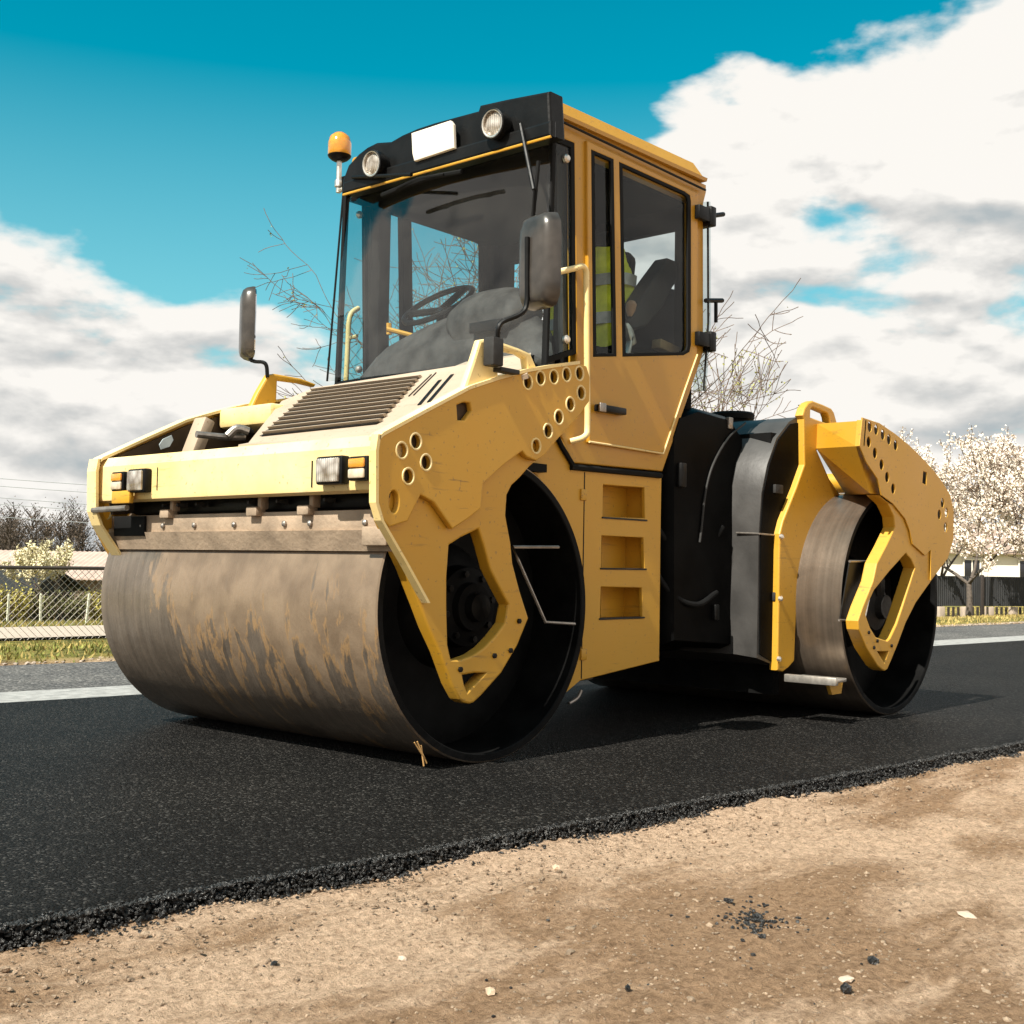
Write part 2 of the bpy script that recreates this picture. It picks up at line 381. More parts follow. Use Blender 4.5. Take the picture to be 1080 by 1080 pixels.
def drummat(name, mud):
    """rolled steel with rust bloom, circumferential wear lines and wet clay running down it (clay has its own outline)"""
    mt, nt, b = newmat(name); L = nt.links.new
    tcn = nd(nt, 'ShaderNodeTexCoord'); sp = nd(nt, 'ShaderNodeSeparateXYZ'); L(tcn.outputs['Object'], sp.inputs[0])
    # wear lines run round the drum: depend on y only
    cy = nd(nt, 'ShaderNodeCombineXYZ'); L(sp.outputs[1], cy.inputs[1])
    wl_ = nd(nt, 'ShaderNodeTexNoise'); wl_.inputs['Scale'].default_value = 26; wl_.inputs['Detail'].default_value = 7; wl_.inputs['Roughness'].default_value = .7; L(cy.outputs[0], wl_.inputs['Vector'])
    bl = nd(nt, 'ShaderNodeTexNoise'); bl.inputs['Scale'].default_value = 3.5; bl.inputs['Detail'].default_value = 9; bl.inputs['Roughness'].default_value = .62; L(tcn.outputs['Object'], bl.inputs['Vector'])
    ad = nd(nt, 'ShaderNodeMath', operation='MULTIPLY_ADD'); L(wl_.outputs['Fac'], ad.inputs[0]); ad.inputs[1].default_value = .45; 
    m_ = nd(nt, 'ShaderNodeMath', operation='MULTIPLY'); L(bl.outputs['Fac'], m_.inputs[0]); m_.inputs[1].default_value = .55; L(m_.outputs[0], ad.inputs[2])
    cr_ = nd(nt, 'ShaderNodeValToRGB'); L(ad.outputs[0], cr_.inputs[0])
    cr_.color_ramp.elements[0].position = .36; cr_.color_ramp.elements[0].color = (.10, .08, .062, 1)
    cr_.color_ramp.elements[1].position = .66; cr_.color_ramp.elements[1].color = (.25, .20, .155, 1)
    col = cr_.outputs[0]; rough = .30; hgt = bl.outputs['Fac']
    if mud:
        mp = nd(nt, 'ShaderNodeMapping'); mp.inputs['Scale'].default_value = (2.4, 8.5, 2.4); L(tcn.outputs['Object'], mp.inputs[0])
        n = nd(nt, 'ShaderNodeTexNoise'); n.inputs['Scale'].default_value = 1.5; n.inputs['Detail'].default_value = 9; n.inputs['Roughness'].default_value = .6; n.inputs['Distortion'].default_value = .25; L(mp.outputs[0], n.inputs['Vector'])
        # clay lies on the upper front half and in the middle of the drum's width
        mz = nd(nt, 'ShaderNodeMapRange'); L(sp.outputs[2], mz.inputs[0]); mz.inputs[1].default_value = -.45; mz.inputs[2].default_value = .25; mz.inputs[3].default_value = -.16; mz.inputs[4].default_value = .16
        my = nd(nt, 'ShaderNodeMapRange'); L(sp.outputs[1], my.inputs[0]); my.inputs[1].default_value = .30; my.inputs[2].default_value = .62; my.inputs[3].default_value = .05; my.inputs[4].default_value = -.22
        a1 = nd(nt, 'ShaderNodeMath', operation='ADD'); L(n.outputs['Fac'], a1.inputs[0]); L(mz.outputs[0], a1.inputs[1])
        a2 = nd(nt, 'ShaderNodeMath', operation='ADD'); L(a1.outputs[0], a2.inputs[0]); L(my.outputs[0], a2.inputs[1])
        ms = nd(nt, 'ShaderNodeMapRange', interpolation_type='SMOOTHSTEP'); L(a2.outputs[0], ms.inputs[0]); ms.inputs[1].default_value = .45; ms.inputs[2].default_value = .53
        n5 = nd(nt, 'ShaderNodeTexNoise'); n5.inputs['Scale'].default_value = 7; n5.inputs['Detail'].default_value = 8; n5.inputs['Distortion'].default_value = .3; L(tcn.outputs['Object'], n5.inputs['Vector'])
        c2 = nd(nt, 'ShaderNodeValToRGB'); L(n5.outputs['Fac'], c2.inputs[0])
        c2.color_ramp.elements[0].position = .35; c2.color_ramp.elements[0].color = (.135, .095, .062, 1)
        c2.color_ramp.elements[1].position = .62; c2.color_ramp.elements[1].color = (.205, .148, .098, 1)
        mx = nd(nt, 'ShaderNodeMix', data_type='RGBA'); L(ms.outputs[0], mx.inputs[0]); L(col, mx.inputs[6]); L(c2.outputs[0], mx.inputs[7])
        e1 = nd(nt, 'ShaderNodeMapRange', interpolation_type='SMOOTHSTEP'); L(a2.outputs[0], e1.inputs[0]); e1.inputs[1].default_value = .528; e1.inputs[2].default_value = .50
        ez = nd(nt, 'ShaderNodeMapRange'); L(sp.outputs[2], ez.inputs[0]); ez.inputs[1].default_value = .22; ez.inputs[2].default_value = -.10
        em = nd(nt, 'ShaderNodeMath', operation='MULTIPLY'); L(e1.outputs[0], em.inputs[0]); L(ez.outputs[0], em.inputs[1])
        em2 = nd(nt, 'ShaderNodeMath', operation='MULTIPLY'); L(em.outputs[0], em2.inputs[0]); L(ms.outputs[0], em2.inputs[1])
        mo = nd(nt, 'ShaderNodeMix', data_type='RGBA'); L(em2.outputs[0], mo.inputs[0]); L(mx.outputs[2], mo.inputs[6]); mo.inputs[7].default_value = (.31, .185, .08, 1); col = mo.outputs[2]
        mt_ = nd(nt, 'ShaderNodeMapRange'); L(ms.outputs[0], mt_.inputs[0]); mt_.inputs[3].default_value = .45; mt_.inputs[4].default_value = .05; L(mt_.outputs[0], b.inputs['Metallic'])
        hh = nd(nt, 'ShaderNodeMath', operation='MULTIPLY_ADD'); L(a2.outputs[0], hh.inputs[0]); hh.inputs[1].default_value = 1.6; L(bl.outputs['Fac'], hh.inputs[2]); hgt = hh.outputs[0]
    else: b.inputs['Metallic'].default_value = .6
    L(col, b.inputs['Base Color']); b.inputs['Roughness'].default_value = rough
    bp = nd(nt, 'ShaderNodeBump'); bp.inputs['Strength'].default_value = .35; bp.inputs['Distance'].default_value = .012
    L(hgt, bp.inputs['Height']); L(bp.outputs[0], b.inputs['Normal']); return mt
DRUM1 = drummat('muddy_drum_steel', True); DRUM2 = drummat('polished_drum_steel', False)

# ------------------------------------------------------------------ ground materials
def dirtmat():
    mt, nt, b = newmat('dry_clay'); L = nt.links.new
    tcn = nd(nt, 'ShaderNodeTexCoord')
    n = nd(nt, 'ShaderNodeTexNoise'); n.inputs['Scale'].default_value = 1.1; n.inputs['Detail'].default_value = 12; n.inputs['Roughness'].default_value = .66; n.inputs['Distortion'].default_value = .4
    mp = nd(nt, 'ShaderNodeMapping'); mp.inputs['Rotation'].default_value = (0, 0, -ROADYAW); mp.inputs['Scale'].default_value = (.55, 1.5, 1); mp.inputs['Location'].default_value = (.35, 4.55, 0)
    L(tcn.outputs['Object'], mp.inputs[0]); L(mp.outputs[0], n.inputs['Vector'])
    r = nd(nt, 'ShaderNodeValToRGB'); L(n.outputs['Fac'], r.inputs[0])
    r.color_ramp.elements[0].position = .43; r.color_ramp.elements[0].color = (.38, .24, .14, 1)
    r.color_ramp.elements[1].position = .52; r.color_ramp.elements[1].color = (.66, .465, .318, 1)
    n2_ = nd(nt, 'ShaderNodeTexNoise'); n2_.inputs['Scale'].default_value = 48; n2_.inputs['Detail'].default_value = 10; n2_.inputs['Roughness'].default_value = .75; L(tcn.outputs['Object'], n2_.inputs['Vector'])
    r2 = nd(nt, 'ShaderNodeValToRGB'); L(n2_.outputs['Fac'], r2.inputs[0]); r2.color_ramp.elements[0].position = .34; r2.color_ramp.elements[0].color = (.50, .46, .42, 1); r2.color_ramp.elements[1].position = .58; r2.color_ramp.elements[1].color = (1.12, 1.12, 1.12, 1)
    mx = nd(nt, 'ShaderNodeMix', data_type='RGBA', blend_type='MULTIPLY'); mx.inputs[0].default_value = 1; L(r.outputs[0], mx.inputs[6]); L(r2.outputs[0], mx.inputs[7])
    L(mx.outputs[2], b.inputs['Base Color']); b.inputs['Roughness'].default_value = .95; b.inputs['Specular IOR Level'].default_value = .2
    n3_ = nd(nt, 'ShaderNodeTexNoise'); n3_.inputs['Scale'].default_value = 130; n3_.inputs['Detail'].default_value = 6; n3_.inputs['Roughness'].default_value = .7; L(tcn.outputs['Object'], n3_.inputs['Vector'])
    ad = nd(nt, 'ShaderNodeMath', operation='MULTIPLY_ADD'); L(n2_.outputs['Fac'], ad.inputs[0]); ad.inputs[1].default_value = 1.5; L(n3_.outputs['Fac'], ad.inputs[2])
    bp = nd(nt, 'ShaderNodeBump'); bp.inputs['Strength'].default_value = 1.0; bp.inputs['Distance'].default_value = .018; L(ad.outputs[0], bp.inputs['Height']); L(bp.outputs[0], b.inputs['Normal'])
    # meadow beyond the road: the same sheet turns to grass by its distance across the road
    sp = nd(nt, 'ShaderNodeSeparateXYZ'); mpr = nd(nt, 'ShaderNodeMapping'); mpr.inputs['Rotation'].default_value = (0, 0, -ROADYAW); L(tcn.outputs['Object'], mpr.inputs[0]); L(mpr.outputs[0], sp.inputs[0])
    g = nd(nt, 'ShaderNodeTexNoise'); g.inputs['Scale'].default_value = 2.2; g.inputs['Detail'].default_value = 9; g.inputs['Roughness'].default_value = .7; L(tcn.outputs['Object'], g.inputs['Vector'])
    rg = nd(nt, 'ShaderNodeValToRGB'); L(g.outputs['Fac'], rg.inputs[0]); rg.color_ramp.elements[0].position = .38; rg.color_ramp.elements[0].color = (.07, .08, .02, 1); rg.color_ramp.elements[1].position = .62; rg.color_ramp.elements[1].color = (.34, .27, .07, 1)
    st = nd(nt, 'ShaderNodeMapRange'); L(sp.outputs[1], st.inputs[0]); st.inputs[1].default_value = 9.12; st.inputs[2].default_value = 9.35
    mg = nd(nt, 'ShaderNodeMix', data_type='RGBA'); L(st.outputs[0], mg.inputs[0]); L(mx.outputs[2], mg.inputs[6]); L(rg.outputs[0], mg.inputs[7]); L(mg.outputs[2], b.inputs['Base Color'])
    return mt
def asphaltmat(name, dark, lite, sparkle=.5, scale=95, bump=.8, rough=.62, spec=.10):
    mt, nt, b = newmat(name); L = nt.links.new
    tcn = nd(nt, 'ShaderNodeTexCoord')
    v = nd(nt, 'ShaderNodeTexVoronoi'); v.inputs['Scale'].default_value = scale; L(tcn.outputs['Object'], v.inputs['Vector'])
    sp = nd(nt, 'ShaderNodeSeparateColor'); L(v.outputs['Color'], sp.inputs[0])
    r = nd(nt, 'ShaderNodeValToRGB'); L(sp.outputs[0], r.inputs[0])
    r.color_ramp.elements[0].position = 0; r.color_ramp.elements[0].color = (*dark, 1)
    r.color_ramp.elements[1].position = 1; r.color_ramp.elements[1].color = (*[c*(1+2.2*sparkle) for c in lite], 1)
    e = r.color_ramp.elements.new(.86); e.color = (*lite, 1)
    n = nd(nt, 'ShaderNodeTexNoise'); n.inputs['Scale'].default_value = 1.3; n.inputs['Detail'].default_value = 5; L(tcn.outputs['Object'], n.inputs['Vector'])
    r2 = nd(nt, 'ShaderNodeValToRGB'); L(n.outputs['Fac'], r2.inputs[0]); r2.color_ramp.elements[0].position = .3; r2.color_ramp.elements[0].color = (.72, .72, .72, 1); r2.color_ramp.elements[1].position = .7; r2.color_ramp.elements[1].color = (1.18, 1.15, 1.1, 1)
    mx = nd(nt, 'ShaderNodeMix', data_type='RGBA', blend_type='MULTIPLY'); mx.inputs[0].default_value = 1; L(r.outputs[0], mx.inputs[6]); L(r2.outputs[0], mx.inputs[7]); L(mx.outputs[2], b.inputs['Base Color'])
    b.inputs['Roughness'].default_value = rough; b.inputs['Specular IOR Level'].default_value = spec
    n2_ = nd(nt, 'ShaderNodeTexNoise'); n2_.inputs['Scale'].default_value = scale*1.1; n2_.inputs['Detail'].default_value = 5; n2_.inputs['Roughness'].default_value = .7; L(tcn.outputs['Object'], n2_.inputs['Vector'])
    ma = nd(nt, 'ShaderNodeMath', operation='MULTIPLY_ADD'); L(v.outputs['Distance'], ma.inputs[0]); ma.inputs[1].default_value = -1.0; L(n2_.outputs['Fac'], ma.inputs[2])
    bp = nd(nt, 'ShaderNodeBump'); bp.inputs['Strength'].default_value = bump; bp.inputs['Distance'].default_value = .018; L(ma.outputs[0], bp.inputs['Height']); L(bp.outputs[0], b.inputs['Normal'])
    return mt
DIRT = dirtmat()
ASPH = asphaltmat('fresh_asphalt', (.0025, .0025, .0025), (.021, .020, .019), 1.8, 135, 1.0, .6)
OLDA = asphaltmat('old_asphalt', (.06, .06, .062), (.15, .145, .14), .3, 60, .5, .85)
LINE = simple('worn_white_paint', (.30, .29, .275), .8, 0, .3, 14, .4, 80)
CONC = simple('pale_concrete', (.42, .34, .27), .9, 0, .12, 6, .3, 40)

# ------------------------------------------------------------------ setting: ground, road
def terr(u, v):
    """height of the land; the road lies on a low embankment"""
    def s(a, b, x): t = min(1, max(0, (x-a)/(b-a))); return t*t*(3-2*t)
    if v < 9.0: return -0.042
    z = -0.042 + 0.05*s(9.0, 9.3, v)
    z -= 0.50*s(9.5, 17, v)*s(60, 10, u) + .22*s(9.5, 17, v)*(1-s(60, 10, u))
    z -= 0.10*s(17, 24, v)
    z -= 1.7*s(24, 45, v)
    return z
def gn(a, b, fine=False):
    q = Vector((a, b, 0))
    z = .022*noise.noise(q*1.6) + .011*noise.noise(q*6) + .008*noise.noise(q*17) + .006*noise.noise(q*41) + .013*noise.noise(Vector((a*.45+3, b*4.6, 0))) + .007*abs(noise.noise(Vector((a*1.2, b*11, 2))))
    return z + (.003*noise.noise(q*90) if fine else 0)
us = []; u = -300.0
while u < 0.3: us.append(u); u += max(.02, -u*.18) if u < -.3 else .1
u = .3
while u < 7.5: us.append(u); u += .011 + .0022*u
while u < 900: us.append(u); u += max(.03, (u-6)*.09)
vs = []; v = -200.0
while v < 0.2: vs.append(v); v += max(.05, -v*.2)
v = .2
while v < 2.74: vs.append(v); v += .011 + .0025*v
while v < 9.0: vs.append(v); v += .8
v = 9.0
while v < 1200: vs.append(v); v += max(.1, (v-8.5)*.08)
vs_, fs = [], []
for a in us:
    for b_ in vs:
        z = terr(a, b_)
        if 0 < a < 12 and -.5 < b_ < 2.9:
            q = Vector((a, b_, 0))
            k = min(1, max(0, (12-a)/4))*min(1, max(0, (b_+.5)/.6))
            z += k*gn(a, b_, True)
            if b_ > 2.3: z -= .006*k
        vs_.append(road(a, b_, z))
nv = len(vs)
for i in range(len(us)-1):
    for j in range(nv-1): fs.append((i*nv+j, (i+1)*nv+j, (i+1)*nv+j+1, i*nv+j+1))
me = bpy.data.meshes.new('ground'); me.from_pydata(vs_, [], fs)
tag(link('ground', me, DIRT, None, True), kind='structure')

def strip(name, v0, v1, z, mat, u0=-150, u1=800, thick=0, nuv=None):
    mb = bmesh.new()
    pts_ = [road(u0, v0, z), road(u1, v0, z), road(u1, v1, z), road(u0, v1, z)]
    mb.faces.new([mb.verts.new(p) for p in pts_])
    me = bpy.data.meshes.new(name); mb.to_mesh(me); mb.free()
    return tag(link(name, me, mat), kind='structure')
# new asphalt mat: a real slab with a crumbly near edge
def vedge(u): return 2.66 + .022*noise.noise(Vector((u*2.3, 0, 0))) + .018*noise.noise(Vector((u*9, 3, 0))) + .012*noise.noise(Vector((u*31, 5, 0)))
us2 = [-150, -60, -20, -5, -1]; u = 0
while u < 12: us2.append(u); u += .018+.0015*u
while u < 800: us2.append(u); u += max(.3, (u-8)*.2)
prof_off = [(0, -.075), (.004, -.045), (.010, -.022), (.022, -.010), (.045, -.004), (.08, 0)]
vv = []
u0v = [.11, .15, .2, .27, .36, .5, .8, 1.3, 2.0, 3.0, 4.03]
vs_, fs = [], []
for a in us2:
    ve = vedge(a)
    for o_, z in prof_off: 
        jz = .004*noise.noise(Vector((a*40, o_*300, z*200)))
        vs_.append(road(a, ve+o_, z+jz))
    for o_ in u0v:
        z = .0022*noise.noise(Vector((a*3, o_*3, 0)))
        vs_.append(road(a, 2.665+o_ if o_ < 4 else 6.695, z))
nv = len(prof_off)+len(u0v)
for i in range(len(us2)-1):
    for j in range(nv-1): fs.append((i*nv+j, (i+1)*nv+j, (i+1)*nv+j+1, i*nv+j+1))
me = bpy.data.meshes.new('new_asphalt'); me.from_pydata(vs_, [], fs)
tag(link('road_new_asphalt', me, ASPH, None, True), kind='structure')
strip('road_old_asphalt', 6.6, 9.06, -.010, OLDA)
strip('road_marking', 6.72, 7.26, -.006, LINE)

# ---- loose stones: crumbs along the asphalt edge, pebbles in the clay
def stone_mesh(bmv, bmf, c, r, flat=.7, seed=0):
    rr = random.Random(seed)
    base = len(bmv)
    ico = [(0, 0, 1), (.89, 0, .45), (.28, .85, .45), (-.72, .53, .45), (-.72, -.53, .45), (.28, -.85, .45), (.72, .53, -.45), (-.28, .85, -.45), (-.89, 0, -.45), (-.28, -.85, -.45), (.72, -.53, -.45), (0, 0, -1)]
    idx = [(0, 1, 2), (0, 2, 3), (0, 3, 4), (0, 4, 5), (0, 5, 1), (1, 6, 2), (2, 7, 3), (3, 8, 4), (4, 9, 5), (5, 10, 1), (6, 7, 2), (7, 8, 3), (8, 9, 4), (9, 10, 5), (10, 6, 1), (11, 7, 6), (11, 8, 7), (11, 9, 8), (11, 10, 9), (11, 6, 10)]
    an = rr.uniform(0, 6.28); ca, sa = math.cos(an), math.sin(an); ex = rr.uniform(.75, 1.35)
    for x, y, z in ico:
        k = r*rr.uniform(.7, 1.25); x *= ex; X = x*ca-y*sa; Y = x*sa+y*ca
        bmv.append((c[0]+X*k, c[1]+Y*k, c[2]+z*k*flat))
    for t in idx: bmf.append(tuple(base+i for i in t))
def gravel(name, items, mat, label):
    V_, F_ = [], []
    for k, (c, r, fl) in enumerate(items): stone_mesh(V_, F_, c, r, fl, k*13+len(items))
    me = bpy.data.meshes.new(name); me.from_pydata(V_, [], F_)
    o = link(name, me, mat); tag(o, label, 'gravel', kind='stuff'); return o
TAR = asphaltmat('tarry_stone', (.004, .004, .004), (.022, .021, .020), 1.2, 150, .6, .32, .6)
items = []
for k in range(13000):
    u = rnd.uniform(.3, 6.0)*(1 if rnd.random() < .72 else 1.9); t = rnd.random()
    z = -.047 + .048*t; v = vedge(u) - .008 + .016*t**1.5 + abs(rnd.gauss(0, .006))
    if rnd.random() < .22: v += abs(rnd.gauss(0, .014)); z = -.003
    r = rnd.uniform(.0025, .0068)
    items.append((road(u, v, z), r, .9))
for k in range(1400):
    u = rnd.uniform(.3, 8); items.append((road(u, vedge(u)-.01-abs(rnd.gauss(0, .022)), -.042), rnd.uniform(.002, .006), .8))
gravel('asphalt_crumbs', items, TAR, 'black tar coated crumbs along the broken edge of the fresh asphalt')
items = []
for k in range(7000):
    u = .3 + 11*rnd.random()**1.6; v = rnd.uniform(.2, 2.66)
    r = .0016 + .0028*rnd.random()**2 + (.006*rnd.random() if rnd.random() < .07 else 0)
    z = -.042+gn(u, v)
    items.append((road(u, v, z+r*.1), r, .6))
items = []
for k in range(26000):
    u = .3 + 11*rnd.random()**1.7; v = rnd.uniform(.2, 2.68)
    r = .0018 + .0035*rnd.random()**2 + (.008*rnd.random() if rnd.random() < .04 else 0)
    z = -.042+gn(u, v)
    items.append((road(u, v, z), r, .75))
gravel('clay_clods', items, DIRT, 'small clay clods of the same colour as the shoulder')
PEB = simple('pale_pebble', (.46, .34, .235), .9, 0, .5, 25, .3, 200)
gravel('pebbles', items, PEB, 'pale small pebbles strewn over the clay shoulder')
items = []
for k in range(600):
    if rnd.random() < .33:
        c = P(795+rnd.gauss(0, 30)*rnd.random(), 970+rnd.gauss(0, 16)*rnd.random(), 'z', -.040)
        items.append((c+Vector((0, 0, gn(c.dot(RU), c.dot(RV)))), rnd.uniform(.0015, .006), .8))
    else:
        u = .3 + 9*rnd.random()**1.5; v = rnd.uniform(.3, 2.6); items.append((road(u, v, -.040+gn(u, v)), rnd.uniform(.001, .004), .8))
gravel('tar_specks', items, TAR, 'small black tar specks scattered on the clay shoulder')
def stone(name, px, py, r, mat, label, flat, seed):
    c = P(px, py, 'z', -.039); V_, F_ = [], []; stone_mesh(V_, F_, (0, 0, 0), r, flat, seed)
    me = bpy.data.meshes.new(name); me.from_pydata(V_, [], F_); 
    o = link(name, me, mat); o.location = c + Vector((0, 0, r*flat*.3+gn(c.dot(RU), c.dot(RV)))); 
    md = o.modifiers.new('s', 'SUBSURF'); md.levels = md.render_levels = 1; md.subdivision_type = 'SIMPLE'
    tag(o, label, 'stone'); return o
WST = simple('white_stone', (.47, .37, .28), .9, 0, .15, 30, .4, 120)
stone('stone', 1019, 971, .024, WST, 'flat whitish stone lying alone at the right, largest of the pale stones', .28, 3)
stone('stone', 891, 1036, .020, WST, 'flat pale stone just above a round black tar lump', .3, 4)
stone('tar_lump', 891, 1050, .013, TAR, 'round black tar lump just below a flat pale stone', .8, 5)
stone('tar_lump', 921, 1012, .013, TAR, 'black tar lump between the large whitish stone and the bottom edge', .8, 6)
stone('tar_lump', 662, 1047, .010, TAR, 'small black tar lump lowest and leftmost on the right half of the clay', .8, 7)
stone('tar_lump', 768, 951, .011, TAR, 'black tar lump just above the cluster of tar crumbs', .6, 8)
stone('tar_lump', 798, 967, .016, TAR, 'largest black tar piece in the middle of the crumb cluster', .7, 9)
stone('tar_lump', 289, 1016, .008, TAR, 'black tar bit on the damp brown patch at the lower left', .7, 10)
stone('stone', 586, 917, .013, PEB, 'tan stone with a dark shadow, close below the asphalt edge', .6, 11)
stone('stone', 517, 1046, .011, PEB, 'round tan stone near the bottom of the clay, left of centre', .8, 12)
stone('stone', 425, 1009, .010, WST, 'small angular pale stone on the damp brown patch', .6, 13)

# ------------------------------------------------------------------ THE ROAD ROLLER
RR = empty('road_roller', (4.9, 4.2, 0))
tag(RR, 'large yellow tandem road roller with muddy steel drum parked on fresh asphalt', 'road roller')
FXC, FYN, RXC, RYN, DW, R = 3.568, 3.316, 6.395, 2.929, 1.93, .61
def drum(cx, yn, mat, seed):
    root_y = yn+DW/2
    n = 128
    bm = bmesh.new()
    prof = [(yn+.30, R-.035), (yn+.004, R-.035), (yn, R-.031), (yn, R-.006), (yn+.006, R), (yn+DW-.006, R), (yn+DW, R-.006), (yn+DW, R-.031), (yn+DW-.004, R-.035), (yn+DW-.30, R-.035)]
    o_ = Vector((cx, root_y, R))
    rows = []
    for y, r in prof: rows.append([bm.verts.new(Vector((cx+r*math.cos(2*PI*i/n), y, R+r*math.sin(2*PI*i/n)))-o_) for i in range(n)])
    for a, b_ in zip(rows, rows[1:]):
        for i in range(n): bm.faces.new((a[i], a[(i+1) % n], b_[(i+1) % n], b_[i]))
    bmesh.ops.recalc_face_normals(bm, faces=bm.faces)
    me = bpy.data.meshes.new('drum'); bm.to_mesh(me); bm.free()
    d = bpy.data.objects.new('drum', me); COL.objects.link(d); me.materials.append(mat); me.materials.append(BLIN)
    d.location = o_ - Vector(RR.location); d.parent = RR
    smooth_by_angle(me, 40)
    for f in me.polygons:
        c = f.center
        if math.hypot(c.x, c.z) < R-.006: f.material_index = 1
    for side, yy, s in (('near', yn+.29, -1), ('far', yn+DW-.29, 1)):
        mb = MB()
        mb.lathe((cx, yy, R), (0, s, 0), [(0, R-.037), (.02, R-.037), (.03, R-.10), (.02, R-.13), (.02, .26), (.08, .22), (.10, .17), (.16, .16), (.17, .10), (.20, .095), (.20, .001)], 48, cap=False)
        w = mb.build('drum_web', BLIN, d)
        hb = MB(); hc = MB()
        hb.lathe((cx, yy, R), (0, s, 0), [(.201, .001), (.201, .06), (.235, .055), (.24, .001)], 24, cap=False)
        for k in range(8):
            a = k*PI/4+.2; hc.lathe((cx+.135*math.cos(a), yy+s*.16, R+.135*math.sin(a)), (0, s, 0), [(.0, .014), (.02, .014), (.021, .001)], 6)
        h = hb.build('hub_motor', BLK, d); hc.each('hub_bolt', BLK, d)
    return d
d1 = drum(FXC, FYN, DRUM1, 1); d1['label'] = 'wide front steel drum smeared with wet clay'
d2 = drum(RXC, RYN, DRUM2, 2); d2['label'] = 'clean bare steel rear drum'

# ---- front yoke: near arm
YA = 3.22
F_UP = [(404, 459), (450, 434), (495.5, 410), (526, 400), (555.7, 392), (585, 387), (611, 383.6), (619, 386), (622.5, 398), (622, 423), (611, 439), (599, 452), (586, 466), (575, 480), (566, 486), (556, 482), (551, 476), (532, 490), (510, 510), (507.6, 536.5), (493, 548), (477.5, 558), (467, 543), (458, 530), (444, 522), (430, 550), (411, 556), (400, 543), (398, 500), (398, 468)]
F_H = [(556.5, 403), (570, 399), (584, 397.6), (597.4, 395), (611, 393.9), (612.8, 414.4), (601.5, 426.5), (589.4, 440), (577.9, 454.6), (565.4, 470.3), (423.8, 475), (438.5, 465.5), (449.3, 487.6), (430.6, 502.3)]
F_RING = [(405, 548.5), (412, 515), (440, 500), (500, 480), (540, 470), (560, 462), (575, 478), (559, 492), (548.5, 504), (540, 512), (535, 522), (533.6, 543.7), (539, 572.6), (541, 594), (548.5, 623), (557.7, 652), (546, 681), (529, 710), (507.6, 734), (500, 741), (495.5, 742.5), (489, 741), (484.7, 737.7), (476.3, 722), (464, 688), (452, 662), (443.8, 640), (428, 600), (412, 565)]
F_RH = [(473.9, 575), (488, 566), (505, 558), (511, 577), (517, 600), (527, 620), (536.5, 637.8), (533, 657), (522, 671.5), (511, 683), (500, 690.7), (486, 696), (476, 695.5), (472.5, 680), (471.5, 640), (471.5, 609)]
F_TRI = [(488, 712), (500, 710), (512.4, 710), (503, 720), (493, 730), (490, 722)]
YFO = 5.205
def arm(side):
    """side -1: arm on the camera's side; +1: its mirror on the far side of the drum"""
    def mk(name, out, holes, near, thick, mat, par, bev):
        o = xz(out, near); hs = holes
        if side < 0: yn = near
        elif name == 'yoke_arm': yn = 5.255
        else: yn = YFO-(near-YA)-thick
        return plate(name, o, hs, 'y', yn, thick, mat, par, bev)
    A = mk('yoke_arm', F_RING, [xz(F_RH, YA+.03), xz(F_TRI, YA+.03)], YA+.03, .060 if side < 0 else .04, YEL, RR, .008)
    holes = [circ(h, .0285, 20, .92) for h in xz(F_H, YA)] + [circ(xz([(415.5, 529)], YA)[0], .040, 20, .58)] + [xz([(482, 427), (490, 424), (496, 425), (497.5, 433), (490, 443), (483, 443)], YA)]
    mk('yoke_side_plate', F_UP, holes, YA, .028, YEL, A, .006)
    # backing that closes the lightening holes, dark brown for the shade inside them
    bk = [(402, 462), (495, 414), (555, 396), (609, 387), (615, 400), (613, 424), (565, 476), (545, 478), (505, 506), (470, 530), (412, 535)]
    hs = []
    mk('backing_plate', bk, hs, YA+.031, .02, simple('hole_shade_brown', (.055, .032, .014), .7) if side < 0 else bpy.data.materials['hole_shade_brown'], A, .001)
    if side < 0:
        rim = MB()
        for (x, z) in xz(F_H, YA):
            pts_ = [Vector((x+.0300*.92*math.cos(t*PI/12), YA+.001, z+.0300*math.sin(t*PI/12))) for t in range(24)]
            n = 6; rs = []
            for k in range(25):
                p_ = pts_[k % 24]; rd = (p_-Vector((x, YA+.001, z))).normalized()
                rs.append([p_+(rd*math.cos(2*PI*j/n)+Vector((0, -1, 0))*math.sin(2*PI*j/n))*.0048 for j in range(n)])
            rim.ring(rs, cap=False)
        rim.each('hole_rim', YELS, A)
        bl_ = MB()
        for px, py in [(547, 655), (538, 686), (521, 691.5), (485, 706)]:
            q = P(px, py, 'y', YA+.03); bl_.lathe(q, (0, -1, 0), [(0, .011), (.008, .011), (.009, .001)], 6)
        bl_.each('bolt', BLK, A)
        top = MB()   # flange along the arm's upper edge
    pts2 = xz([(400, 462), (404, 458), (450, 433), (495.5, 409), (526, 399), (555.7, 391), (585, 386), (611, 382.6)], YA)
    y0, y1 = (YA-.004, YA+.055) if side < 0 else (YFO-.075, YFO+.004)
    mb = MB()
    rs = []
    for x, z in pts2: rs.append([(x, y0, z-.006), (x, y1, z-.006), (x, y1, z+.008), (x, y0, z+.008)])
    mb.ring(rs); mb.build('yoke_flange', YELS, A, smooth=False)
    # front edge flange of the arm
    pts2 = xz([(400, 458), (397.5, 475), (397.5, 530), (403, 549)] + ([(430, 596), (452, 636)] if side < 0 else [(425, 590)]), YA)
    if side < 0: y1 = YA+.032
    mb = MB(); rs = []
    for x, z in pts2: rs.append([(x-.008, y0, z), (x-.008, y1, z), (x+.006, y1, z), (x+.006, y0, z)])
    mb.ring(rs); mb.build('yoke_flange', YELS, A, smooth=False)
    return A
arm(-1); FA = arm(1)
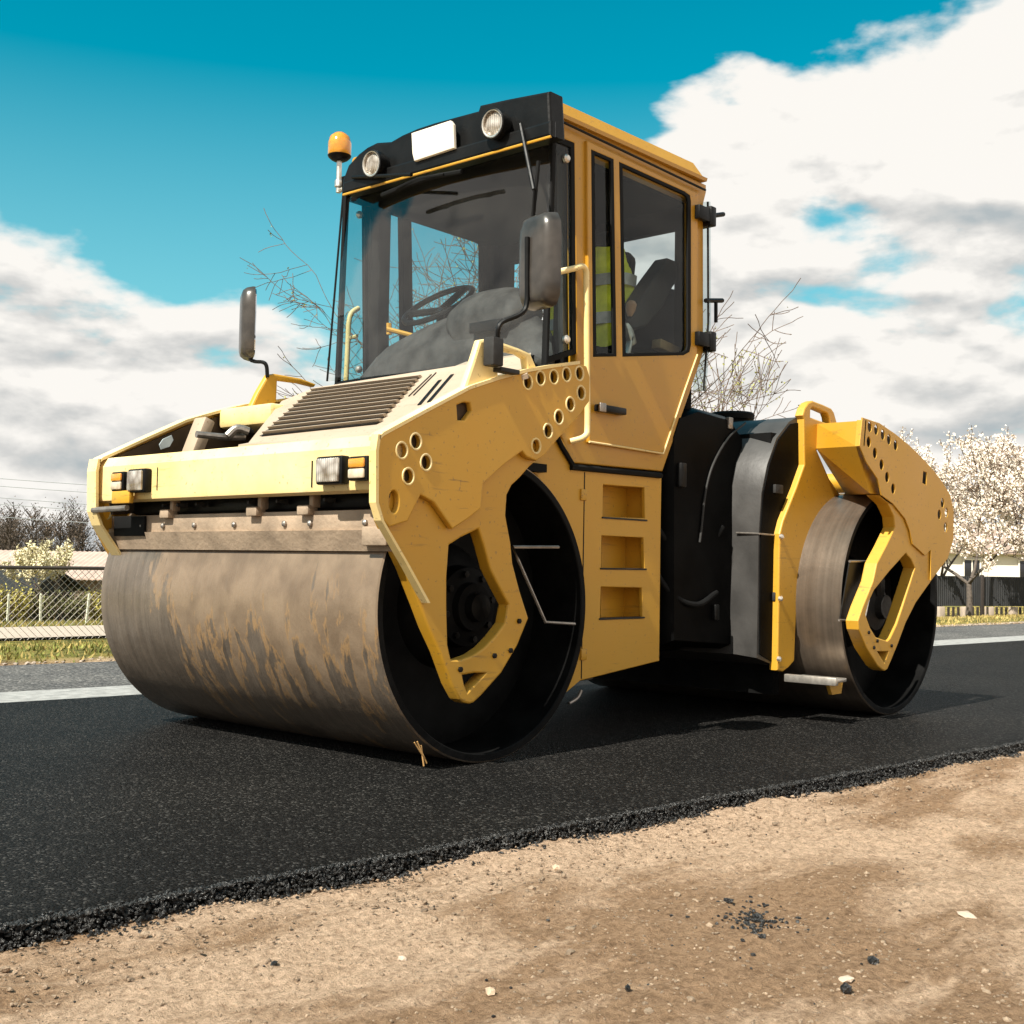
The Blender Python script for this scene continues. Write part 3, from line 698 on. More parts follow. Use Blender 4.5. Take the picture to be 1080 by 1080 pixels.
# folded gusset below the round holes (near arm)
mb = MB()
a_, b_, c_, d_ = [P(*q, 'y', YA+.002) for q in [(428, 512), (446, 506), (452, 540), (440, 528)]]
YF2 = 5.205     # outer face of the far side plate

# ---- front beam
XB = 2.89
prof = [(XB, 1.045), (XB-.004, 1.06), (XB-.004, 1.20), (XB+.02, 1.243), (XB+.07, 1.25), (XB+.13, 1.235), (XB+.13, 1.06), (XB+.03, 1.035)]
mb = MB(); mb.ring([[(x, YA+.03, z) for x, z in prof], [(x, YF2-.03, z) for x, z in prof]])
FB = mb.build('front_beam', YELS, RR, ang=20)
def lampbox(name, px, py, w, h, mat, lensmat, two=None):
    q = P(px, py, 'x', XB-.03)
    mb = MB(); mb.box(XB-.042, XB+.0, q.y-w/2-.010, q.y+w/2+.010, q.z-h/2-.008, q.z+h/2+.008, .008)
    L_ = mb.build(name, mat, RR)
    mb = MB(); mb.box(XB-.052, XB-.040, q.y-w/2, q.y+w/2, q.z-h/2, q.z+h/2 if not two else q.z-h*.02, .006); mb.build('lens', lensmat, L_)
    if two: mb = MB(); mb.box(XB-.052, XB-.040, q.y-w/2, q.y+w/2, q.z-h*.0+.002, q.z+h/2, .006); mb.build('lens', two, L_)
    return L_
a = lampbox('headlight', 349, 496, .128, .088, BLK, LENS); a['label'] = 'headlight nearer the camera'
a = lampbox('turn_signal', 379.5, 494, .085, .072, BLK, CLR, AMB); a['label'] = 'two-colour turn signal nearer the camera'
a = lampbox('headlight', 145.5, 507, .118, .088, BLK, LENS); a['label'] = 'headlight at the far end of the beam'
a = lampbox('turn_signal', 126, 508, .085, .072, BLK, CLR, AMB); a['label'] = 'two-colour turn signal at the far end of the beam'
mb = MB(); q = P(329, 500, 'x', XB-.005)
mb.box(XB-.007, XB, q.y-.004, q.y+.002, q.z-.05, q.z+.05); q = P(166, 505, 'x', XB-.005); mb.box(XB-.007, XB, q.y-.002, q.y+.002, q.z-.05, q.z+.05)
mb.each('beam_slot', BLK, FB)
# hydraulic rod and bracket under the far end
mb = MB(); mb.tube([P(98, 538, 'x', 2.86), P(134, 535.5, 'x', 2.86)], .013); mb.build('rod', STEEL, FB)
mb = MB(); q = P(128, 523, 'x', 2.86); mb.box(2.845, 2.87, q.y-.09, q.y+.06, q.z-.035, q.z+.022, .006); mb.build('bracket', YEL, FB)
# black spray rail behind the gap
mb = MB(); mb.box(3.02, 3.10, YA+.12, YF2-.12, .985, 1.05, .01)
mb.build('spray_rail', BLK, RR)
mb = MB()
for px in (180, 195, 215, 270, 300, 350): 
    q = P(px, 531, 'x', 3.0); mb.lathe((3.01, q.y, 1.02), (-1, 0, 0), [(0, .012), (.02, .012), (.03, .008), (.05, .007)], 8)
mb.each('spray_nozzle', DGRAY, RR)
# scraper assembly
XS = 2.965
mb = MB(); 
yl, yr = P(114, 578, 'x', XS).y, P(408, 581, 'x', XS).y
mb.box(XS, XS+.012, yr, yl, .895, .978, .003); SC = mb.build('scraper_holder', BRUSTY, RR)
mb = MB(); mb.ring([[(XS-.012, yr-.0, .902), (XS-.012, yl+.0, .902), (XS-.002, yl, .902), (XS-.002, yr, .902)], [(XS+.016, yr, .825), (XS+.016, yl+.01, .825), (XS+.026, yl+.01, .825), (XS+.026, yr, .825)]][::-1])
mb.build('scraper_blade', BRUSTY, SC, smooth=False)
mb = MB(); 
for px in (150, 172, 205, 247, 300, 327, 385):
    q = P(px, 553, 'x', XS-.004); mb.lathe((XS+.002, q.y, .93), (-1, 0, 0), [(0, .012), (.012, .012), (.016, .006), (.018, .001)], 8)
mb.each('bolt', STEEL, SC)
mb = MB()
for px in (176, 268, 322):
    q = P(px, 537, 'x', XS-.01); mb.box(XS-.03, XS+.02, q.y-.04, q.y+.03, .962, 1.0, .006); mb.box(XS-.01, XS+.03, q.y-.045, q.y-.02, .99, 1.05, .006)
mb.each('scraper_hinge', BRUSTY, SC)
mb = MB(); q0, q1 = P(120, 550, 'x', XS-.014), P(152, 550, 'x', XS-.014); mb.box(XS-.014, XS+.0, q1.y, q0.y, .885, .975, .004); mb.build('rubber_flap', RUB, SC)
q = P(398, 568, 'x', XS-.02); mb = MB(); mb.box(XS-.020, XS-.005, q.y-.045, q.y+.09, .845, .915, .006); mb.build('end_plate', BRUSTY, SC)
# wet clay rim under the blade
# body behind the beam (dark engine bay)
mb = MB(); mb.box(3.10, 3.95, 3.36, 5.1, 1.18, 1.215); mb.build('engine_deck', BLIN, RR)

# ---- hood
H0 = Vector((2.99, 0, 1.252)); H1 = Vector((3.86, 0, 1.655)); hn = Vector((-(H1.z-H0.z), 0, H1.x-H0.x)).normalized(); hd = (H1-H0).normalized()
def HP(px, py, off=0): return PN(px, py, H0+hn*off, hn)
def hood_poly(name, pts_, off, thick, mat, par):
    mb = MB(); a = [HP(*p_, off) for p_ in pts_]; mb.ring([a, [v-hn*thick for v in a]]); return mb.build(name, mat, par, smooth=False)
corner = P(400, 455, 'y', YA+.03)
hp = [(262, 467), (297, 423), (331, 409), (480, 386), (500, 378), (560, 372), (556, 394), (497, 411), (405, 458), (400, 460)]
HD = hood_poly('hood', hp, 0, .02, DUSTY, RR)
# front lip and far side of the hood
mb = MB(); a = HP(262, 467); b_ = HP(400, 460)
mb.ring([[a+Vector((0, .0, 0)), a-Vector((.0, 0, .03)), b_-Vector((0, 0, .03)), b_], [a+Vector((-.05, 0, -.012)), a+Vector((-.05, 0, -.03)), b_+Vector((-.05, 0, -.03)), b_+Vector((-.05, 0, -.012))]]); mb.build('hood_lip', DUSTY, HD, smooth=False)
mb = MB(); s1 = HP(262, 467); s2 = HP(297, 423); s3 = HP(331, 409)
mb.ring([[s1, s2, s3], [s1-Vector((0, 0, .02)), s2+Vector((0, .10, -.16)), s3+Vector((0, .02, -.3))]], cap=False); mb.build('hood_flank', DUSTY, HD, smooth=False)
# louvres: dark slots with raised blades
tl, tr, br, bl2 = HP(329, 411, .003), HP(442, 397, .003), HP(396, 448, .003), HP(273, 461, .003)
NL = 11
mbs, mbr = MB(), MB()
for k in range(NL):
    t = (k+.15)/NL; a = bl2.lerp(tl, t)+hn*.001; b_ = br.lerp(tr, t)+hn*.001
    w = hd*.020
    mbs.ring([[a, a+w, a+w+hn*.002, a+hn*.002], [b_, b_+w, b_+w+hn*.002, b_+hn*.002]])
    a2 = a+hd*.021; b2 = b_+hd*.021
    mbr.ring([[a2, a2+hd*.022, a2+hd*.012+hn*.012, a2+hn*.014-hd*.004], [b2, b2+hd*.022, b2+hd*.012+hn*.012, b2+hn*.014-hd*.004]])
mbs.build('grille_slots', BLK, HD, smooth=False); mbr.build('grille_blades', DUSTY, HD, smooth=False)
mbs = MB()
for (p0, p1, w) in (((442, 427), (464, 401), .016), ((452, 424), (477, 395), .016), ((431, 418), (455, 395), .005), ((436, 417), (460, 393), .005)):
    a, b_ = HP(*p0, .002), HP(*p1, .002); s = (b_-a).cross(hn).normalized()*w
    mbs.ring([[a-s/2, a+s/2, a+s/2+hn*.002, a-s/2+hn*.002], [b_-s/2, b_+s/2, b_+s/2+hn*.002, b_-s/2+hn*.002]])
mbs.each('hood_slot', BLK, HD, smooth=False)
# hoses, cylinder on the open far side, yellow box
mb = MB(); q = P(222, 458, 'y', 4.9)
mb.tube([P(207, 458, 'y', 4.75), P(238, 461, 'y', 4.72), P(258, 461, 'y', 4.70)], .016, 10); mb.tube([P(240, 460, 'y', 4.7), P(250, 452, 'y', 4.68), P(262, 455, 'y', 4.66)], .02, 10)
mb.each('hydraulic_hose', STEEL, RR)
mb = MB(); mb.tube([P(243, 462, 'y', 4.72), P(246, 454, 'y', 4.72), P(256, 451, 'y', 4.7), P(266, 456, 'y', 4.7)], .014, 10); mb.build('rubber_hose', RUB, RR)
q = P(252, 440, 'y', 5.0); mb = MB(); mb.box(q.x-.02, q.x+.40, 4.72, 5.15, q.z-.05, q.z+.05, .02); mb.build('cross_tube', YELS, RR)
q = P(208, 462, 'y', 5.0); mb = MB(); mb.obox(q+Vector((0, 0, -.01)), (1, 0, -.4), (0, 1, 0), (.4, 0, 1), .06, .10, .22, .01); mb.build('stay', DUSTY, RR)
# slot seen in the far arm
o = MB(); q = P(175, 466, 'y', YF2-.11); 
pl = plate('arm_slot', [(x, z) for x, z in xz([(168, 469), (172, 463), (181, 459), (183, 464), (179, 471), (170, 474)], YF2-.112)], [], 'y', YF2-.112, .004, simple('pale_slot_lining', (.45, .52, .55), .6), FA, .0005)

# ---- mirror brackets and mirrors
BR = [(491, 410), (500, 384), (508, 358), (514, 357), (531, 360), (551, 367), (562, 372), (569, 388), (558, 391), (556, 378), (548, 373), (529, 369), (528, 398), (505, 408)]
def mirror_bracket(side):
    yn = 3.235 if side < 0 else 2*(FYN+DW/2)-3.225-.035
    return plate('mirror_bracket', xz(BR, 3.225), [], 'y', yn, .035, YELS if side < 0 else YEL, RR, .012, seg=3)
mirror_bracket(-1)
# far bracket traced in its own plane
YFB = 5.02
plate('mirror_bracket', xz([(263, 433), (272, 414), (283, 395), (290, 394), (318, 399), (334, 405), (332, 408), (316, 404), (293, 401), (292, 424), (278, 432)], YFB), [], 'y', YFB, .04, YEL, RR, .01, seg=3)
def mirror(name_label, cx, cy, cz, w, h, rot, stem):
    mb = MB()
    rs = []
    n = 28
    for (d, k) in ((0, 1.0), (.012, 1.0), (.040, .93), (.058, .80), (.065, .60), (.068, .05)):
        ring_ = []
        for i in range(n):
            a = 2*PI*i/n; ca, sa = math.cos(a), math.sin(a)
            e = 6; rr = (abs(ca)**e+abs(sa)**e)**(-1/e)
            y = ca*rr*w/2*k; z = sa*rr*h/2*(1-(1-k)*.55)
            v = Vector((-d, y, z)); v.rotate(Matrix.Rotation(rot, 3, 'Z')); ring_.append(v+Vector((cx, cy, cz)))
        rs.append(ring_)
    mb.ring(rs); Mr = mb.build('mirror', MIRB, RR, ang=60); Mr['label'] = name_label
    mb = MB(); rs = []
    for d, k in ((.001, .94), (.006, .93)):
        ring_ = []
        for i in range(n):
            a = 2*PI*i/n; ca, sa = math.cos(a), math.sin(a); rr = (abs(ca)**6+abs(sa)**6)**(-1/6)
            v = Vector((d, ca*rr*w/2*k, sa*rr*h/2*k)); v.rotate(Matrix.Rotation(rot, 3, 'Z')); ring_.append(v+Vector((cx, cy, cz)))
        rs.append(ring_)
    mb.ring(rs); mb.build('mirror_glass', MIRG, Mr, ang=60)
    mb = MB(); mb.tube(stem, .010, 8, 5); mb.build('mirror_arm', BLK, Mr)
    return Mr
q = P(573.5, 276.5, 'x', 3.60)
st = [P(524, 384, 'y', 3.19), P(525, 362, 'y', 3.19), P(525.5, 347, 'y', 3.18), P(531, 339, 'y', 3.17), P(549, 331, 'y', 3.13), P(555.5, 320, 'y', 3.12), P(556, 285, 'y', 3.12), P(556, 250, 'y', 3.12)]
Mn = mirror('tall black mirror with brownish sheen nearest the camera', q.x, q.y, q.z, .205, .375, math.radians(-8), st)
mb = MB(); q0 = P(523, 371, 'y', 3.185); mb.box(q0.x-.03, q0.x+.03, 3.17, 3.226, q0.z-.055, q0.z+.055, .006); q1 = P(532, 390, 'y', 3.2); mb.box(q1.x-.04, q1.x+.07, 3.18, 3.225, q1.z-.012, q1.z+.006, .003); mb.build('mirror_clamp', DGRAY, Mn)
q = P(267, 342, 'y', 5.15)
st = [P(282, 398, 'y', YFB), P(281, 386, 'y', YFB), P(277, 382, 'y', YFB+.02), P(268, 381, 'y', YFB+.08), P(263.5, 376, 'y', YFB+.12), P(264, 350, 'y', YFB+.12)]
Mf = mirror('mirror seen edge on at the far side', q.x, q.y, q.z, .21, .37, math.radians(-31), st)

# ---- cab
YC, YD = 3.40, 4.82
CAB = RR
S_OUT = [(582, 118), (745, 195), (745, 203), (742, 215), (742, 372), (728, 413), (699, 497), (650, 492.5), (604, 488), (597, 472), (590, 455), (608, 440), (608, 372), (606, 151), (583, 141)]
S_IN = [(625, 165), (730, 212), (730, 366), (695, 470), (627, 460)]
DOOR = [(619.5, 148), (736.5, 204), (735.5, 372), (722, 412), (699.5, 478), (621.5, 466)]
W1 = [(624, 158), (647, 168), (650, 375.6), (626, 376)]
W2 = [(653.5, 171), (722, 202), (727.5, 206), (728.5, 212), (728.5, 364), (727, 371), (721, 374.3), (657, 375.8)]
def cab_side(side):
    near = YC if side < 0 else YD-.05
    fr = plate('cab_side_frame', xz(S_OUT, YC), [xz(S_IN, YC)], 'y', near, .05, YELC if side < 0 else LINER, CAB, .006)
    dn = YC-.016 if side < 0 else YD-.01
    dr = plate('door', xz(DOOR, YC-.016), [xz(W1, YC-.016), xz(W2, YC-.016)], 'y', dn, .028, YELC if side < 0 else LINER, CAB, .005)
    gy = YC-.004 if side < 0 else YD+.002
    # rubber seals and panes
    for w_, nm in ((W1, 'door_window'), (W2, 'door_window')):
        g = plate(nm, xz(inset(w_, -.6), YC-.006), [], 'y', gy+.004, .006, GLASS if w_ is W2 or side > 0 else GLASS, dr, .0005)
        plate('window_seal', xz(inset(w_, -.3), YC-.016), [xz(inset(w_, 3.2), YC-.016)], 'y', gy-.013 if side < 0 else gy-.008, .012, RUB, dr, .003)
    return fr, dr
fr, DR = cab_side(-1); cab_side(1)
# far pillars dark inside lining, near inner lining
# front side pane
PW = [(584.5, 145), (604.5, 153), (607, 371), (577, 381)]
for yy, yin in ((YC+.01, YC), (YD-.02, YD)):
    g = plate('quarter_window', xz(PW, YC), [], 'y', yy, .006, GLASS, CAB, .0005)
    plate('window_seal', xz([(583.5, 142), (607, 150), (609, 373), (575, 384)], YC), [xz([(587.5, 149), (602.5, 155.5), (604.5, 368), (579.5, 376)], YC)], 'y', yy-.008, .022, RUB, g, .003)
    mb = MB()
    for px, py in ((598, 167), (598, 358)):
        q = P(px, py, 'y', YC); mb.lathe((q.x, yy, q.z), (0, -1, 0), [(0, .02), (.012, .02), (.02, .012), (.022, .001)], 12)
    mb.each('window_stud', BSTEEL, RR)
# inner A/B pillar behind the quarter pane
a, b_ = P(592, 160, 'y', YC+.07), P(594, 372, 'y', YC+.07)
mb = MB(); mb.tube([a, b_], .022, 8, 0); mb.build('roll_bar', DGRAY, CAB)
q = P(616, 300, 'y', YC+.05)
mb = MB(); mb.box(4.16, 4.24, YC+.052, YC+.12, 1.3, 2.68, .01); mb.box(4.16, 4.24, YD-.12, YD-.052, 1.3, 2.68, .01); mb.each('pillar_lining', LINER, CAB)
# door details: handle, raised pressed edge, hinges
mb = MB(); a, b_ = P(627, 429, 'y', YC-.02), P(655, 432, 'y', YC-.02)
mb.box(a.x, b_.x, YC-.055, YC-.016, a.z-.020, a.z+.012, .006); mb.build('handle', BLK, DR)
mb = MB(); mb.box(a.x-.01, a.x+.035, YC-.062, YC-.05, a.z-.024, a.z+.016, .003); mb.build('handle_lock', STEEL, DR)
mb = MB()   # polished bead round the lower door panel
bead = [P(*q, 'y', YC-.018) for q in [(621.5, 466), (660, 472), (699.5, 478.5), (722, 412), (735.5, 374)]]
mb.tube(bead, .005, 6, 0); mb.build('door_bead', YELS, DR)
mb = MB(); bead = [P(*q, 'y', YC-.018) for q in [(604, 489.5), (650, 494), (699, 499)]]; 
mb.tube([v+Vector((0, .01, -.012)) for v in bead], .014, 6, 0); mb.tube([P(583, 450, 'y', YC-.01), P(592, 470, 'y', YC-.01), P(604, 490, 'y', YC-.01)], .012, 6, 0); mb.build('cab_floor_seal', RUB, CAB)
mb = MB()
for py in (225, 358):
    q = P(738, py, 'y', YC-.02); mb.box(q.x-.04, q.x+.08, YC-.045, YC-.015, q.z-.035, q.z+.035, .004)
    mb.box(q.x+.06, q.x+.11, YC-.05, YC+.04, q.z-.05, q.z+.05, .006)
mb.each('door_hinge', BLK, DR)
# steel glazing bar, open rear pane edge and stays outside the cab's rear corner
a, b_, c_ = P(746.5, 213, 'y', YC-.02), P(747, 340, 'y', YC-.02), P(742, 412, 'y', YC-.02)
mb = MB(); mb.ring([[v+Vector((dx, dy, 0)) for dx, dy in ((-.01, -.01), (.01, -.01), (.01, .06), (-.01, .06))] for v in (a, b_, c_)]); RW = mb.build('rear_pane', GLASS, CAB, smooth=False)
mb = MB(); mb.tube([a, b_, c_], .006, 6, 0)
a, b_ = P(748, 228, 'y', YC-.02), P(763, 226, 'y', YC-.02); mb.tube([a, b_], .012, 8, 0)
a, b_ = P(744, 317, 'y', YC-.02), P(762, 317, 'y', YC-.02); mb.tube([a, b_], .012, 6, 0); a, b_ = P(755, 317, 'y', YC-.02), P(755, 340, 'y', YC-.02); mb.tube([a, b_], .010, 6, 0)
mb.build('pane_stay', BLK, RW)
# roof
z0, z1 = 2.72, 2.885
def sq(x0, x1, y0, y1, z): return [(x0, y0, z), (x1, y0, z), (x1, y1, z), (x0, y1, z)]
ne = P(580, 97, 'y', YC); nr = P(737, 172, 'y', YC+.03); gut0 = P(582, 118, 'y', YC-.02); gut1 = P(745, 195, 'y', YC-.02)
zt = ne.z; zg = gut0.z; print('roof', ne, nr, gut0, gut1)
mb = MB(); xe = gut1.x-.0
mb.ring([sq(4.0, xe, YC-.022, YD-.05, zg-.004), sq(4.0, xe+.005, YC-.024, YD-.05, zg+.014), sq(4.0, xe-.01, YC-.006, YD-.055, zg+.022), sq(4.0, xe-.05, YC+.028, YD-.08, zt-.006), sq(4.0, xe-.065, YC+.042, YD-.09, zt)])
RF = mb.build('roof', YELC, CAB, ang=20)
mb = MB(); mb.tube([P(584, 124, 'y', YC-.022), P(744, 200.5, 'y', YC-.022)], .006, 6, 0); mb.build('roof_gutter', BLK, RF)
mb = MB(); mb.box(4.0, xe-.06, YC+.06, YD-.06, 2.62, zg-.01, .02); mb.build('headliner', LINER, CAB)
# visor
XV = 3.90
V_OUT = [(361, 204), (361, 190), (367, 174), (378, 162), (387, 155), (397, 150), (412, 149), (424, 142), (440, 135), (458, 129), (480, 123), (504, 116.5), (506, 110.5), (535, 104), (579, 95.5), (581, 142)]
VZ = yz(V_OUT, XV)
VS = plate('sun_visor', VZ, [], 'x', XV, 4.0-XV, BLK, CAB, .012, seg=3)
low = yz([(360, 205), (361, 192), (400, 178), (470, 158), (540, 138), (581, 126), (581, 143)], XV-.035)
plate('visor_lip', low, [], 'x', XV-.035, .04, BLK, VS, .012, seg=3)
mb = MB(); mb.tube([P(362, 205.5, 'x', XV-.03), P(581, 144, 'x', XV-.03)], .006, 6, 0); mb.build('visor_trim', YEL, VS)
pn = yz([(434, 140.5), (475, 127), (478, 131), (479, 156), (437, 170), (435, 162)], XV-.05)
plate('blank_plate', pn, [], 'x', XV-.052, .02, PANEL, VS, .004)
for px, py, lb in ((520.5, 129, 'work light nearer the camera'), (393, 171.5, 'work light at the far end of the visor')):
    q = P(px, py, 'x', XV-.07)
    mb = MB(); mb.lathe((XV-.005, q.y, q.z), (-1, 0, -.12), [(0, .05), (.03, .064), (.075, .068), (.078, .062), (.07, .056)], 28, cap=False); l_ = mb.build('work_light', BLK, RR); l_['label'] = lb
    mb = MB(); mb.lathe((XV-.060, q.y, q.z-.004), (-1, 0, -.12), [(0, .001), (0, .058), (.006, .055), (.014, .03), (.016, .001)], 24, cap=False); mb.build('lens', LENS, l_)
    mb = MB(); mb.lathe((XV-.062, q.y, q.z-.004), (-1, 0, -.12), [(0, .064), (.018, .064), (.020, .060), (.018, .054), (0, .054)], 24, cap=False); mb.build('bezel', BSTEEL, l_)
# beacon
q = P(358, 166, 'x', 4.02); qt = P(360, 139, 'x', 4.02); H = qt.z-q.z
mb = MB(); mb.lathe(q, (0, 0, 1), [(.005, .055), (.012, .060), (H*.55, .061), (H*.8, .052), (H*.95, .03), (H, .002)], 28); BC = mb.build('beacon', AMB, CAB, ang=60)
mb = MB(); mb.lathe(q, (0, 0, 1), [(-.02, .03), (-.012, .045), (.0, .058), (.008, .062), (.012, .055)], 28); mb.build('beacon_base', BLK, BC)
mb = MB(); b0 = P(361, 206, 'x', 4.02); mb.tube([q+Vector((0, 0, -.02)), (q.x, q.y, b0.z+.02)], .014, 10, 0); mb.lathe((q.x, q.y, b0.z+.05), (0, 0, 1), [(0, .022), (.03, .022), (.04, .015)], 12); mb.tube([(q.x, q.y, b0.z+.03), (4.02, q.y-.10, b0.z+.03)], .012, 8, 0); mb.build('beacon_stem', BSTEEL, BC)
# windshield: slightly raked pane between the front corners
p_tn, p_tf = P(583, 142, 'y', YC), P(362, 204, 'y', YD+.02)
p_bn, p_bf = P(576, 384, 'y', YC), P(345, 402, 'y', YD+.02)
mb = MB(); nseg = 10; rs = []
for zz in range(9):
    t = zz/8; a = p_bn.lerp(p_tn, t); b_ = p_bf.lerp(p_tf, t); a.x -= .0; r1, r2 = [], []
    for i in range(nseg+1):
        s = i/nseg; v = a.lerp(b_, s); v.x -= .05*math.sin(PI*s); r1.append(v); r2.append(v+Vector((.006, 0, 0)))
    rs.append(r1+r2[::-1])
mb.ring(rs); WS = mb.build('windshield', WGLASS, CAB, ang=60)
mb = MB(); mb.tube([p_tf, p_bf], .006, 6, 0); mb.tube([p_tn, p_bn], .007, 6, 0); mb.each('windshield_edge', RUB, WS)
for e0, e1, bl0, bl1, lb in (((372, 187), (434, 184), (403, 206), (487, 181), 0), ((549, 131), (563, 200), (556, 215), (569, 160), 1)):
    x_ = XV-.10
    mb = MB(); mb.tube([P(*e0, 'x', x_+.06), P(*e1, 'x', x_)], .009, 8, 0); wp = mb.build('wiper', BLK, RR)
    mb = MB()
    if lb == 0: mb.tube([P(*bl0, 'x', x_+.01), P(*[(bl0[0]+bl1[0])/2, (bl0[1]+bl1[1])/2-4], 'x', x_-.005), P(*bl1, 'x', x_+.01)], .011, 6, 3); mb.tube([P(418, 199, 'x', x_-.01), P(440, 189, 'x', x_-.01), P(468, 184, 'x', x_-.01)], .007, 6, 2)
    else: mb.tube([P(563, 200, 'x', x_), P(560, 262, 'x', x_+.02)], .005, 6, 0); mb.tube([P(568, 170, 'x', x_+.02), P(561, 240, 'x', x_+.02)], .010, 6, 0)
    mb.build('wiper_blade', RUB, wp)
# handrails
a = [P(*q, 'y', YC-.05) for q in [(594, 286), (606, 283), (614, 281), (618, 286), (618.5, 300), (619, 380), (619.5, 445), (617, 460), (611, 465)]]
a[0].y = YC+.0; a[-1].y = YC
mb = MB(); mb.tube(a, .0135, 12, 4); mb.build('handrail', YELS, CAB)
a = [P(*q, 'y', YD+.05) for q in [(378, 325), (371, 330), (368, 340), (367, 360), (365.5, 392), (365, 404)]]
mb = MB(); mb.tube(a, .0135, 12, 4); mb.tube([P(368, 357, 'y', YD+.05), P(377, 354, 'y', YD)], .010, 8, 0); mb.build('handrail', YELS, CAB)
mb = MB(); mb.tube([P(408, 347, 'y', 4.7), P(435, 354, 'y', 4.6)], .013, 8, 0); mb.tube([P(410, 341, 'y', 4.7), P(410, 353, 'y', 4.7)], .016, 8, 0); mb.build('grab_bar', YEL, CAB)
# rear wall of the cab with its window opening
RW0 = xe-.05
plate('cab_rear_wall', [(YC+.052, 1.28), (YD-.052, 1.28), (YD-.052, 2.70), (YC+.052, 2.70)], [[(YC+.14, 1.80), (YD-.14, 1.80), (YD-.14, 2.52), (YC+.14, 2.52)]], 'x', RW0, .05, LINER, CAB, .01)
# lower cab tub: dark interior floor and kick panels
mb = MB(); mb.box(3.92, RW0, YC+.055, YD-.055, 1.24, 1.30, .01); mb.build('cab_floor', BLIN, CAB)
mb = MB()
mb.ring([[(3.93, YC+.06, 1.22), (3.93, YD-.06, 1.22), (3.93, YD-.06, 1.68), (3.93, YC+.06, 1.68)], [(3.97, YC+.06, 1.22), (3.97, YD-.06, 1.22), (3.97, YD-.06, 1.70), (3.97, YC+.06, 1.70)]]); mb.build('cab_front_wall', BLIN, CAB)
for yy in (YC+.052, YD-.06):
    mb = MB(); mb.box(4.18, 4.86, yy, yy+.008, 1.25, 1.80); mb.build('kick_panel', BLIN, CAB)
# dashboard: broad moulded steering console
def blob(name, mat, secs, par, n=24, e=2.6):
    """lofted moulding; secs: (centre, half-y, half-z, x)"""
    mb = MB(); rs = []
    for x, cy, cz, hy, hz in secs:
        rs.append([(x, cy+hy*math.copysign(abs(math.cos(2*PI*i/n))**(2/e), math.cos(2*PI*i/n)), cz+hz*math.copysign(abs(math.sin(2*PI*i/n))**(2/e), math.sin(2*PI*i/n))) for i in range(n)])
    mb.ring(rs); return mb.build(name, mat, par, ang=50)
DB = blob('dashboard', DASH, [(3.98, 4.10, 1.55, .50, .12), (4.0, 4.08, 1.60, .62, .20), (4.08, 4.06, 1.68, .62, .24), (4.16, 4.02, 1.72, .52, .27), (4.24, 4.00, 1.74, .40, .27), (4.32, 3.98, 1.70, .28, .24), (4.36, 3.98, 1.66, .2, .2)], CAB)
blob('instrument_hood', DASH, [(4.02, 3.86, 1.86, .16, .05), (4.04, 3.86, 1.92, .22, .09), (4.12, 3.86, 1.96, .25, .11), (4.22, 3.88, 1.97, .24, .10), (4.28, 3.88, 1.96, .2, .07)], DB)
mb = MB(); q = P(512, 345, 'x', 3.99); mb.box(3.985, 4.0, q.y-.10, q.y+.10, q.z-.02, q.z+.03, .005); mb.build('vent_slot', BLK, DB)
sc = P(453, 318, 'x', 4.36)
# steering wheel
mb = MB(); ax_ = Vector((-.75, .0, 1.0)).normalized(); tv = Vector((0, 1, 0)); tu = ax_.cross(tv)
ctr = P(462, 322, 'x', 4.30)
rs = []
for k in range(37):
    a = 2*PI*k/36; c = ctr+(tv*math.cos(a)+tu*math.sin(a))*.19; rd = (c-ctr).normalized()
    rs.append([c+(rd*math.cos(2*PI*j/8)+ax_*math.sin(2*PI*j/8))*.015 for j in range(8)])
mb.ring(rs, cap=False)
for a in (0.3, 2.4, 4.4): mb.tube([ctr-ax_*.03, ctr+(tv*math.cos(a)+tu*math.sin(a))*.18], .018, 6, 0)
mb.tube([ctr-ax_*.02, ctr-ax_*.35], .04, 10, 0)
mb.build('steering_wheel', BLK, CAB)
# seat and right-hand console
SX, SY = 4.80, 3.88
mb = MB(); mb.box(SX-.42, SX+.08, SY-.24, SY+.24, 1.66, 1.80, .05, 3); mb.box(SX-.3, SX, SY-.16, SY+.16, 1.3, 1.68, .03); ST = mb.build('seat', SEATM, CAB)
mb = MB(); mb.obox((SX+.10, SY, 2.08), (1, 0, -.14), (0, 1, 0), (.14, 0, 1), .12, .46, .62, .05, 3); mb.build('backrest', SEATM, ST)
mb = MB(); mb.obox((SX+.17, SY, 2.44), (1, 0, -.14), (0, 1, 0), (.14, 0, 1), .09, .26, .16, .035, 3); mb.build('headrest', SEATM, ST)
AR = [(655, 340), (668, 318), (682, 296), (699, 273), (716, 280), (713, 291), (703, 305), (693, 325), (676, 345), (662, 350)]
plate('armrest', xz(AR, 3.56), [], 'y', 3.52, .10, DGRAY, ST, .015, seg=3)
plate('control_console', xz([(656, 372), (656, 345), (675, 328), (690, 318), (704, 305), (716, 308), (724, 320), (727, 372)], 3.60), [], 'y', 3.56, .12, BLIN, ST, .02, seg=3)
mb = MB(); mb.obox(P(702, 367, 'y', 3.52), (1, 0, -.12), (0, 1, 0), (.12, 0, 1), .17, .06, .05, .008); mb.build('document_box', simple('tan_plastic', (.30, .20, .09), .6), ST)
mb = MB(); q = P(665, 327, 'y', 3.52); mb.lathe(q, (0, -.2, 1), [(-.03, .012), (0, .024), (.03, .026), (.045, .015), (.048, .001)], 12); mb.build('lever_knob', simple('skin_tone_knob', (.42, .24, .14), .5), ST)
